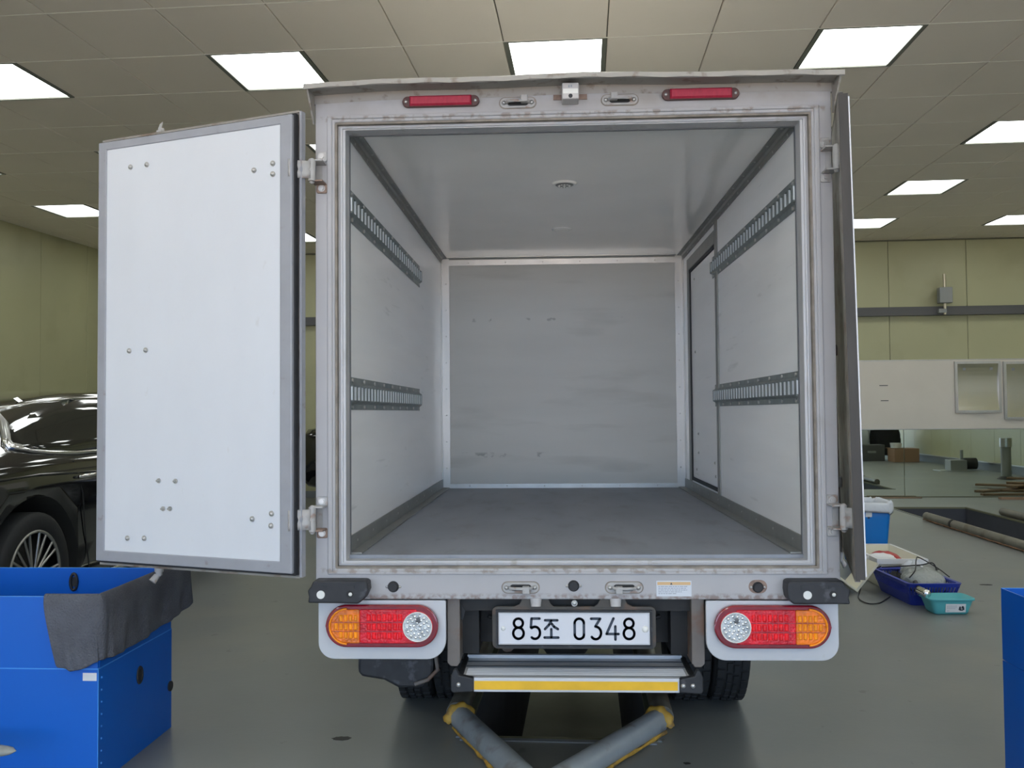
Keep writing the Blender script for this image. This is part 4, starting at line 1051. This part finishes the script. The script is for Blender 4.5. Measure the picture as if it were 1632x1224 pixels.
# ================================================================== BLUE CRATES AND TOWEL
def crate(label, loc, L_, D_, z1, z2, rz=0.0, flare=0.0):
    """x from -L_ to 0, y from 0 to D_"""
    t = thing('plastic_crate', label, 'crate', loc, rz, 'blue corrugated plastic crates'); th = 0.006
    MB().box(-L_, 0, 0, D_, 0, th).build('base', m_blue, t)
    for nm, b_ in (('panel', (-L_, 0, 0, th)), ('panel', (-L_, 0, D_-th, D_)), ('panel', (-L_, -L_+th, th, D_-th)), ('panel', (-th, 0, th, D_-th))):
        o = MB().box(*b_, th, z1-0.002).build(nm, m_blue, t)
    for b_ in ((-L_, -0.003, 0, th), (-L_, -0.003, D_-th, D_), (-L_, -L_+th, th, D_-th), (-th, 0, th+0.003, D_-th)):
        o = MB().box(*b_, z1+0.002, z2).build('flap', m_blue, t)
    q = MB().box(-L_, 0.0005, -0.0006, th, z1-0.002, z1+0.002).box(-th, 0.0006, 0, D_, z1-0.002, z1+0.002).box(-0.002, 0.0006, -0.0006, 0.002, 0, z1)
    q.box(-L_, 0, -0.0004, th, z2, z2+0.0015).box(-th, 0.0004, 0, D_, z2, z2+0.0015).box(-L_, 0, D_-th, D_, z2, z2+0.0015)
    q.build('fold_line', m_bluein, t)
    q = MB()
    k = 0.07
    while k < z1-0.03: q.dome((0.0, 0.022, k), (1, 0, 0), 0.004, 0.003, 8, 2); k += 0.042
    q.build('rivet', m_bluein, t)
    # hand holes with black grommets
    for (p, n) in (((0, D_*0.52, z1*0.73), (1, 0, 0)), ((0.0, 0, 0), None)):
        if n is None: continue
        q = MB().tube([(0.001, p[1]+0.020*math.cos(2*PI*k/16), p[2]+0.030*math.sin(2*PI*k/16)) for k in range(16)], 0.005, 6, closed=True).cyl((0.0, p[1], p[2]), (0.002, p[1], p[2]), 0.022, n=16)
        q.build('grommet', m_rubber, t)
    q = MB().cyl((-0.41, D_-th-0.0005, z2-0.056), (-0.41, D_-th-0.003, z2-0.056), 0.020, n=16).tube([(-0.41+0.014*math.cos(2*PI*k/16), D_-th-0.004, z2-0.056+0.034*math.sin(2*PI*k/16)) for k in range(16)], 0.006, 6, closed=True)
    q.build('grommet', m_rubber, t)
    return t
cr = crate('blue corrugated plastic crate at bottom left with a grey towel over it', (-1.643, 0.055, 0), 1.10, 0.576, 0.398, 0.645, math.radians(0.75)*-1)
MB().box(-0.055, -0.006, -0.0015, 0, 0.358, 0.385).build('label_patch', m_paper, cr)
MB().cyl((0.0, 0.56, 0.17), (0.006, 0.56, 0.17), 0.020, n=14).build('side_grommet', m_rubber, cr)
cr2 = crate('blue corrugated plastic crate cut by the lower right edge of the picture', (1.49, 0.20, 0), 0.9, 0.58, 0.398, 0.645, math.radians(180))
cr2.rotation_euler = (0, 0, math.radians(0)); cr2.location = (2.39, -0.36, 0)
# towel hanging over the front and right flaps
def towel():
    # path along the crate rim: front part then right side, parameter s
    path = [(-1.835, 0.049), (-1.78, 0.047), (-1.72, 0.046), (-1.66, 0.045), (-1.637, 0.052), (-1.634, 0.10), (-1.634, 0.2), (-1.635, 0.32), (-1.637, 0.44), (-1.638, 0.56), (-1.632, 0.66), (-1.628, 0.76)]
    bot = [0.415, 0.400, 0.412, 0.432, 0.436, 0.432, 0.428, 0.432, 0.438, 0.446, 0.455, 0.475]
    shift = [0.06, 0.055, 0.045, 0.02, 0, 0, 0, 0, 0, 0.01, 0.02, 0.02]
    rows = []; S = 6
    P = []; B = []; SH = []
    for i in range(len(path)-1):
        for k in range(S):
            t = k/S; P.append((path[i][0]+(path[i+1][0]-path[i][0])*t, path[i][1]+(path[i+1][1]-path[i][1])*t)); B.append(bot[i]+(bot[i+1]-bot[i])*t); SH.append(shift[i]+(shift[i+1]-shift[i])*t)
    P.append(path[-1]); B.append(bot[-1]); SH.append(shift[-1])
    n = len(P)
    for i in range(n):
        x, y = P[i]; j = max(i-1, 0); k2 = min(i+1, n-1)
        d = Vector((P[k2][0]-P[j][0], P[k2][1]-P[j][1], 0)).normalized(); nrm = Vector((d.y, -d.x, 0))
        col = []
        top = 0.655
        # inside drape
        for q_ in (0.10, 0.05, 0.0): col.append(Vector((x, y, top-q_)) - nrm*(0.022 if q_ else 0.012))
        col.append(Vector((x, y, top+0.003)))
        m = 12
        for k in range(1, m+1):
            u = k/m; z = top-0.004-(top-B[i])*u
            wav = 0.006*math.sin(i*0.55+u*3)*u + 0.004*math.sin(i*1.3+1)*u
            col.append(Vector((x, y, z)) + nrm*(0.008+0.010*math.sin(PI*min(u*3, 1)/2)+wav) + d*SH[i]*u*(1 if i < 24 else 1))
        rows.append(col)
    o = MB().grid(rows).build('towel', m_towel, solid=0.006)
    sub = o.modifiers.new('sub', 'SUBSURF'); sub.levels = 1; sub.render_levels = 1
    return tag(o, 'dark grey towel hung over the corner of the blue crate', 'towel')
towel()
# pale pointed tip of a long scoop standing in front of the crate, mostly outside the picture
q = MB(); rows = []
for k in range(10):
    t = k/9; x = -1.99+0.172*t; r = 0.019*math.sqrt(max(0.0, 1-t**3))+0.0008
    rows.append([(x, -0.13+0.032*math.sin(2*PI*j/14)*(r/0.019), 0.187+r*math.cos(2*PI*j/14)) for j in range(14)])
q.grid(rows, closed=True); q.add(rows[0], [tuple(range(14))[::-1]])
q.tube([(-1.985, -0.13, 0.187), (-2.15, -0.13, 0.180), (-2.42, -0.13, 0.02)], [0.016, 0.016, 0.018], 10)
tag(q.build('scoop', m_shoe), 'pale pointed tip in front of the blue crate at the lower left edge', 'tool')

# ================================================================== THINGS ON THE FLOOR AT RIGHT
def open_tub(name, bot, top, zb, zt, th, m_, parent=None, lip=0.0, rb=0.02, n=5, holes=False):
    """rounded rectangular tub; bot/top = (cx, cy, hx, hy)"""
    def rr(cx_, cy_, hx, hy, z, r):
        return [(x, y, z) for (x, y) in stadium(cx_, cy_, hx, hy, n, min(r, hx*0.95, hy*0.95))]
    q = MB(); B = bot; Tt = top
    rows = [rr(B[0], B[1], B[2]*0.5, B[3]*0.5, zb, rb*0.5), rr(B[0], B[1], B[2]-rb*0.3, B[3]-rb*0.3, zb, rb), rr(*B, zb+rb*0.4, rb)]
    for k in range(1, 5):
        t = k/4; rows.append(rr(*[a+(b_-a)*t for a, b_ in zip(B, Tt)], zb+rb*0.4+(zt-zb-rb*0.4)*t, rb*1.3))
    if lip: rows.append(rr(Tt[0], Tt[1], Tt[2]+lip, Tt[3]+lip, zt+0.001, rb*1.3+lip)); rows.append(rr(Tt[0], Tt[1], Tt[2]+lip, Tt[3]+lip, zt-0.012, rb*1.3+lip)); rows.append(rr(Tt[0], Tt[1], Tt[2]+lip-0.003, Tt[3]+lip-0.003, zt-0.012, rb*1.3+lip)); rows.append(rr(Tt[0], Tt[1], Tt[2]+lip-0.003, Tt[3]+lip-0.003, zt-0.002, rb*1.3+lip))
    rows.append(rr(Tt[0], Tt[1], Tt[2]-th, Tt[3]-th, zt, rb*1.3))
    rows.append(rr(B[0], B[1], B[2]-th, B[3]-th, zb+th+rb*0.4, rb)); rows.append(rr(B[0], B[1], B[2]*0.4, B[3]*0.4, zb+th, rb*0.5))
    q.grid(rows, closed=True)
    q.add(rows[0], [tuple(range(len(rows[0])))]); q.add(rows[-1], [tuple(range(len(rows[0])))])
    return q.build(name, m_, parent)
# blue waste bin with a bag folded over the rim
t = thing('waste_bin', 'blue waste bin with a white bag folded over its rim', 'bin', (2.535, 4.62, 0), 0.04)
open_tub('body', (0, 0, 0.130, 0.14), (0, 0, 0.165, 0.175), 0, 0.50, 0.006, m_binblue, t, rb=0.03)
rows = []
n = 56
for (dz, ex) in ((-0.035, 0.012), (-0.05, 0.016), (-0.025, 0.020), (0.005, 0.016), (0.018, 0.006), (0.012, -0.010), (-0.02, -0.020), (-0.10, -0.025)):
    base = stadium(0, 0, 0.165+ex, 0.175+ex, 13, 0.05+max(ex, 0)); r = []
    for k, (x, y) in enumerate(base):
        wv = 0.008*math.sin(k*0.55+dz*30)+0.006*math.sin(k*1.7+1+ex*80)
        sag = (-0.03*max(0, math.cos((k/len(base))*2*PI-5.3))**2) if dz < -0.02 and ex > 0 else 0
        r.append((x*(1+wv*1.5), y*(1+wv*1.5), 0.50+dz+wv+sag))
    rows.append(r)
MB().grid(rows, closed=True).build('bag', m_bag, t, solid=0.002)
MB().grid([[(-0.155+0.062*i/4*5/5+0.0, -0.163-0.0065, 0.0) for i in range(2)] for k in range(2)])
q = MB()
for (x0, x1, z0, z1) in ((-0.055, -0.003, 0.36, 0.435),):
    q.add([(x0, -0.1625+0.0, z0), (x1, -0.1625, z0), (x1, -0.170, z1), (x0, -0.170, z1)], [(0, 1, 2, 3)])
lb_ = q.build('label', m_paper, t, solid=0.003); 
q = MB().add([(-0.038, -0.1655, 0.38), (-0.020, -0.1655, 0.38), (-0.020, -0.1670, 0.395), (-0.038, -0.1670, 0.395)], [(0, 1, 2, 3)])
q.build('print', m_plateink, t, solid=0.003)
# shallow cream foam box
t = thing('foam_box', 'cream foam box with wrapped things inside, behind the basket', 'box', (2.42, 3.87, 0), -0.02)
open_tub('body', (0, 0, 0.150, 0.33), (0, 0, 0.170, 0.365), 0, 0.205, 0.012, m_cream, t, rb=0.012)
MB().ring((-0.178, 0.178, -0.372, 0.372), (-0.160, 0.160, -0.354, 0.354), 0.172, 0.208).build('rim', m_paper, t)
_r = t.children[-1]
_r.data.transform(Matrix(((1, 0, 0, 0), (0, 0, 1, 0), (0, 1, 0, 0), (0, 0, 0, 1))))
_r.data.flip_normals()
def blob(name, c, s, m_, parent=None, amp=0.15, seed=1, n=16, r=10, fl=True, freq=3.0):
    rnd = random.Random(seed); ph = [rnd.uniform(0, 6) for _ in range(6)]
    q = MB(); rows = []
    for i in range(r+1):
        th = PI*i/r; row = []
        for k in range(n):
            a = 2*PI*k/n
            d = 1+amp*(math.sin(freq*a+ph[0])*math.sin(2*th+ph[1])+0.6*math.sin(2*freq*a+ph[2]+3*th)+0.5*math.cos(5*th+ph[3]+a*freq))
            if i in (0, r): d = 1
            z = math.cos(th)*s[2]*d
            row.append((c[0]+math.sin(th)*math.cos(a)*s[0]*d, c[1]+math.sin(th)*math.sin(a)*s[1]*d, max(c[2]+z, c[2]-s[2]*0.8) if fl else c[2]+z))
        rows.append(row)
    q.grid(rows, closed=True); o = q.build(name, m_, parent)
    return o
tag(blob('wrapped_parcel', (2.33, 3.70, 0.175), (0.115, 0.06, 0.045), m_paper, seed=3, amp=0.06), 'white wrapped parcel lying in the cream foam box', 'parcel')
tag(blob('wrapped_parcel', (2.43, 3.90, 0.15), (0.11, 0.12, 0.05), m_redcloth, seed=5, amp=0.08), 'red wrapped bundle lying in the cream foam box', 'parcel')
# tilted cream lid tray leaning on the box
t = thing('foam_tray', 'tilted cream foam tray under the lower end of the right door', 'box', (2.035, 3.30, 0.012), 0.10)
pz = MB()
pz.prism([(-0.010, 0.0), (0.150, 0.190), (0.138, 0.200), (-0.018, 0.024), (-0.180, 0.150), (-0.190, 0.138)], 0.0, 0.22)
pz.build('folded_board', m_cream, t, bevel=0.003)
# indigo basket
t = thing('plastic_basket', 'indigo blue slotted plastic basket full of crinkled clear bags', 'basket', (2.375, 3.205, 0), 0.03)
HB, HT = (0, 0, 0.135, 0.26), (0, 0, 0.175, 0.315)
q = MB()
def rrp(t_, z): 
    a = [p+(q_-p)*t_ for p, q_ in zip(HB, HT)]; return [(x, y, z) for (x, y) in stadium(a[0], a[1], a[2], a[3], 5, 0.035)]
def wallband(q, t0, t1, z0, z1, th=0.004):
    a = rrp(t0, z0); b_ = rrp(t1, z1)
    f = lambda P, z: [(x*(1-th/0.15), y*(1-th/0.28), z) for (x, y, _) in P]
    q.grid([a, b_, f(b_, z1), f(a, z0), a], closed=True, smooth=False)
wallband(q, 0, 0.50, 0.0, 0.072); wallband(q, 0.86, 0.97, 0.125, 0.142)
q.add(rrp(0, 0.003), [tuple(range(24))])
q.build('body', m_basket, t)
q = MB(); wallband(q, 0.93, 1.06, 0.138, 0.150, 0.02); q.build('rim', m_basket, t)
# slot bars between the bands
q = MB(); a = rrp(0.50, 0.070); b_ = rrp(0.87, 0.127)
def interp_loop(P, s):
    n = len(P); L_ = [(Vector(P[(i+1) % n])-Vector(P[i])).length for i in range(n)]; tot = sum(L_); d = s*tot
    for i in range(n):
        if d <= L_[i] or i == n-1: return Vector(P[i]).lerp(Vector(P[(i+1) % n]), min(1, d/max(L_[i], 1e-6)))
        d -= L_[i]
nb = 92
for k in range(nb):
    p0 = interp_loop(a, k/nb); p1 = interp_loop(b_, k/nb); p2 = interp_loop(a, (k+0.5)/nb); p3 = interp_loop(b_, (k+0.5)/nb)
    q.add([p0, p2, p3, p1], [(0, 1, 2, 3)])
stuff(q.build('slot_bar', m_basket, t, solid=0.003))
o = blob('clear_bag', (2.40, 3.14, 0.125), (0.14, 0.19, 0.085), m_clearbag, seed=9, amp=0.10, n=30, r=18, freq=4)
tag(o, 'crinkled clear plastic bags heaped in the indigo basket', 'bag')
o = blob('clear_bag', (2.42, 3.34, 0.165), (0.07, 0.08, 0.055), m_bag, seed=11, amp=0.14, n=20, r=12)
tag(o, 'small white plastic bag at the back of the indigo basket', 'bag')
q = MB()
def spl(pts, n=8):
    out = []; P = [Vector(p) for p in pts]; P = [P[0]]+P+[P[-1]]
    for i in range(1, len(P)-2):
        for k in range(n):
            t_ = k/n; a, b1, c, d = P[i-1], P[i], P[i+1], P[i+2]
            out.append(0.5*((2*b1)+(-a+c)*t_+(2*a-5*b1+4*c-d)*t_*t_+(-a+3*b1-3*c+d)*t_**3))
    out.append(P[-2]); return out
q.tube(spl([(2.24, 3.42, 0.165), (2.30, 3.25, 0.20), (2.38, 3.10, 0.235), (2.46, 3.12, 0.245), (2.52, 3.2, 0.19), (2.56, 3.32, 0.16), (2.62, 3.40, 0.155)]), 0.0045, 6)
q.tube(spl([(2.27, 3.02, 0.165), (2.32, 3.05, 0.21), (2.38, 3.18, 0.255), (2.45, 3.3, 0.25), (2.52, 3.18, 0.20), (2.54, 3.05, 0.165)]), 0.004, 6)
q.tube(spl([(2.24, 3.44, 0.168), (2.16, 3.50, 0.10), (2.06, 3.36, 0.006), (1.975, 3.12, 0.006), (1.985, 2.975, 0.006), (2.06, 2.99, 0.006), (2.15, 3.11, 0.006), (2.20, 3.18, 0.008)]), 0.0042, 6)
tag(q.build('cable', m_cable), 'thin black cable looping out of the indigo basket onto the floor', 'cable')
tag(MB().cyl((2.262, 2.84, 0.118), (2.262, 2.73, 0.118), 0.026, 0.026, 18).dome((2.262, 2.73, 0.118), (0, -1, 0), 0.026, 0.012, 18, 3).m(1).cyl((2.262, 2.84, 0.118), (2.30, 3.0, 0.14), 0.018, 0.014, 12).build('torch', [m_chrome, m_rubber]), 'small silver-headed torch lying between basket and teal box', 'torch')
tag(blob('black_clutter', (2.275, 3.26, 0.10), (0.055, 0.11, 0.055), m_cloth, seed=21, amp=0.2), 'black cord bundle in the left side of the indigo basket', 'cord')
# teal box
t = thing('storage_box', 'small teal open box with a white label in front of the basket', 'box', (2.392, 2.755, 0), 0.03)
open_tub('body', (0, 0, 0.108, 0.072), (0, 0, 0.138, 0.090), 0, 0.10, 0.004, m_teal, t, lip=0.006, rb=0.025)
def fy(z): return -(0.072+(0.090-0.072)*z/0.10)-0.001
q = MB().add([(-0.045, fy(0.016)-0.002, 0.016), (0.078, fy(0.016)-0.002, 0.016), (0.078, fy(0.068)-0.002, 0.068), (-0.045, fy(0.068)-0.002, 0.068)], [(0, 1, 2, 3)])
o = q.build('label', m_paper, t, solid=0.002)
q = MB()
for (x0, x1, z0, z1) in ((0.034, 0.050, 0.030, 0.052), (0.050, 0.066, 0.040, 0.055), (0.040, 0.062, 0.026, 0.034), (0.056, 0.070, 0.030, 0.050)):
    q.add([(x0, fy(z0)-0.0035, z0), (x1, fy(z0)-0.0035, z0), (x1-0.003, fy(z1)-0.0035, z1), (x0+0.004, fy(z1)-0.0035, z1)], [(0, 1, 2, 3)])
q.build('label_picture', m_plateink, o, solid=0.001)
q = MB()
for z, x1 in ((0.056, 0.02), (0.048, 0.025), (0.040, 0.015), (0.026, -0.02)):
    x = -0.038
    while x < x1: q.add([(x, fy(z)-0.0035, z-0.0012), (x+0.006, fy(z)-0.0035, z-0.0012), (x+0.006, fy(z)-0.0035, z+0.0012), (x, fy(z)-0.0035, z+0.0012)], [(0, 1, 2, 3)]); x += 0.009
q.build('label_text', m_stickink, o, solid=0.001)
# offcuts of wood against the mirror
def plank(p0, p1, wd, th, label, z0=0.0, m_=m_wood):
    p0 = Vector((*p0, 0)); p1 = Vector((*p1, 0)); c = (p0+p1)/2; d = p1-p0
    o = MB().box(-d.length/2, d.length/2, -wd/2, wd/2, 0, th).build('plank', m_, None, loc=(c.x, c.y, z0), rot=(0, 0, math.atan2(d.y, d.x)), bevel=0.002)
    return tag(o, label, 'plank')
def R2(u, v): p = rm(u, v); return (p.x, p.y)
plank(R2(5.78, 13.05), R2(7.3, 12.96), 0.10, 0.03, 'reddish plank lying on the floor along the foot of the mirror')
plank(R2(4.1, 13.20), R2(4.78, 13.22), 0.06, 0.012, 'thin dark strip on the floor under the mirror left end')
random.seed(5)
for k, (u0, v0, u1, v1, z) in enumerate(((5.95, 12.55, 7.6, 11.6, 0.0), (6.2, 12.3, 7.7, 12.75, 0.0), (6.3, 11.6, 7.7, 12.3, 0.03), (6.5, 12.4, 7.6, 11.2, 0.06), (6.6, 12.0, 7.8, 12.5, 0.09), (6.9, 11.4, 7.8, 12.2, 0.12), (7.0, 12.1, 7.9, 11.9, 0.15))):
    plank(R2(u0, v0), R2(u1, v1), 0.16, 0.03, ['longest brown board of the heap mirrored at the right edge', 'brown board lying flat in the heap mirrored at the right', 'second-layer brown board in the mirrored wood heap', 'brown board slanting over the mirrored wood heap', 'upper brown board of the mirrored wood heap', 'short brown board near the top of the mirrored wood heap', 'topmost brown board of the mirrored wood heap'][k], z)
# things by the right wall, seen in the mirror
def on_room(name, label, cat, u, v, z=0, rz=0.0): return thing(name, label, cat, rm(u, v, z), YR+rz)
t = on_room('cardboard_box', 'brown cardboard box by the right wall, seen in the mirror', 'box', 7.70, 4.25)
MB().box(-0.29, 0.29, -0.25, 0.25, 0, 0.33).build('body', m_card, t, bevel=0.005)
MB().box(-0.29, 0.29, -0.40, -0.25, 0.318, 0.325).build('flap', m_card, t)
t = on_room('white_tub', 'white tub standing on the mirrored cardboard box', 'tub', 7.53, 4.25, 0.335)
MB().cyl((0, 0, 0), (0, 0, 0.10), 0.12, 0.13, 20).build('body', m_paper, t); MB().cyl((0, 0, 0.10), (0, 0, 0.118), 0.137, n=20).build('lid', m_paper, t)
t = on_room('grey_case', 'dark grey case by the right wall, seen far off in the mirror', 'case', 7.05, 3.72)
MB().box(-0.32, 0.32, -0.22, 0.22, 0, 0.40).build('body', m_duct, t, bevel=0.01); MB().box(-0.1, 0.1, 0.22, 0.24, 0.2, 0.25).build('handle', m_greyplas, t)
c = rm(7.66, 3.05); tag(blob('black_coat', (c.x, c.y, 0.52), (0.36, 0.22, 0.52), m_cloth, seed=31, amp=0.12, n=24, r=14), 'shaggy black coat heaped beside a white bag, seen in the mirror', 'coat')
c = rm(6.95, 2.95); tag(blob('white_sack', (c.x, c.y, 0.60), (0.38, 0.26, 0.60), m_bag, seed=33, amp=0.10, n=24, r=14), 'white sack heaped beside the black coat, seen in the mirror', 'sack')
t = on_room('blue_drum', 'blue bin behind the white sack, seen in the mirror', 'bin', 5.95, 2.7); MB().cyl((0, 0, 0), (0, 0, 0.95), 0.24, 0.28, 24).build('body', m_binblue, t); MB().cyl((0, 0, 0.95), (0, 0, 0.98), 0.29, n=24).build('rim', m_binblue, t)
t = on_room('floor_motor', 'small grey motor unit with a black opening by the right wall, seen in the mirror', 'motor', 7.75, 7.5)
MB().box(-0.28, 0.05, -0.15, 0.15, 0, 0.22).build('housing', m_greyplas, t, bevel=0.01); MB().cyl((0.05, 0, 0.14), (0.28, 0, 0.14), 0.12, n=20).build('drum', m_under, t); MB().cyl((-0.0, 0.0, 0.2), (-0.0, 0, 0.42), 0.03).build('stub', m_greyplas, t); MB().box(-0.5, 0.35, -0.2, 0.2, -0.0, 0.01).build('base_plate', m_alu, t)
t = on_room('short_post', 'short grey post on the floor by the right wall, seen in the mirror', 'post', 7.55, 9.9)
MB().cyl((0, 0, 0), (0, 0, 0.68), 0.085, n=22).build('pole', m_greyplas, t); MB().cyl((0, 0, 0.58), (0, 0, 0.74), 0.10, n=22).build('cap', m_alu, t); MB().cyl((0, 0, 0), (0, 0, 0.05), 0.16, 0.10, n=20).build('foot', m_under, t)
# dark oil spots and grit on the floor near the truck
def spot(x, y, r, ry, label, seed):
    rnd = random.Random(seed); n = 18
    pts = [(r*(1+rnd.uniform(-.2, .2))*math.cos(2*PI*k/n), ry*(1+rnd.uniform(-.2, .2))*math.sin(2*PI*k/n)) for k in range(n)]
    q = MB(); q.add([(a, b_, 0.0012) for a, b_ in pts] + [(a*1.03, b_*1.03, 0) for a, b_ in pts], [tuple(range(n))]+[(k, (k+1) % n, n+(k+1) % n, n+k) for k in range(n)])
    tag(q.build('floor_stain', m_under, loc=(x, y, 0)), label, 'stain')
m_under
spot(-0.905, 0.517, 0.035, 0.022, 'small dark oil spot on the floor left of the pit', 1)
spot(0.405, 0.30, 0.012, 0.010, 'tiny dark spot on the floor right of the pit', 2)
spot(3.056, 3.64, 0.045, 0.02, 'dark dropped scrap on the floor right of the teal box', 3)
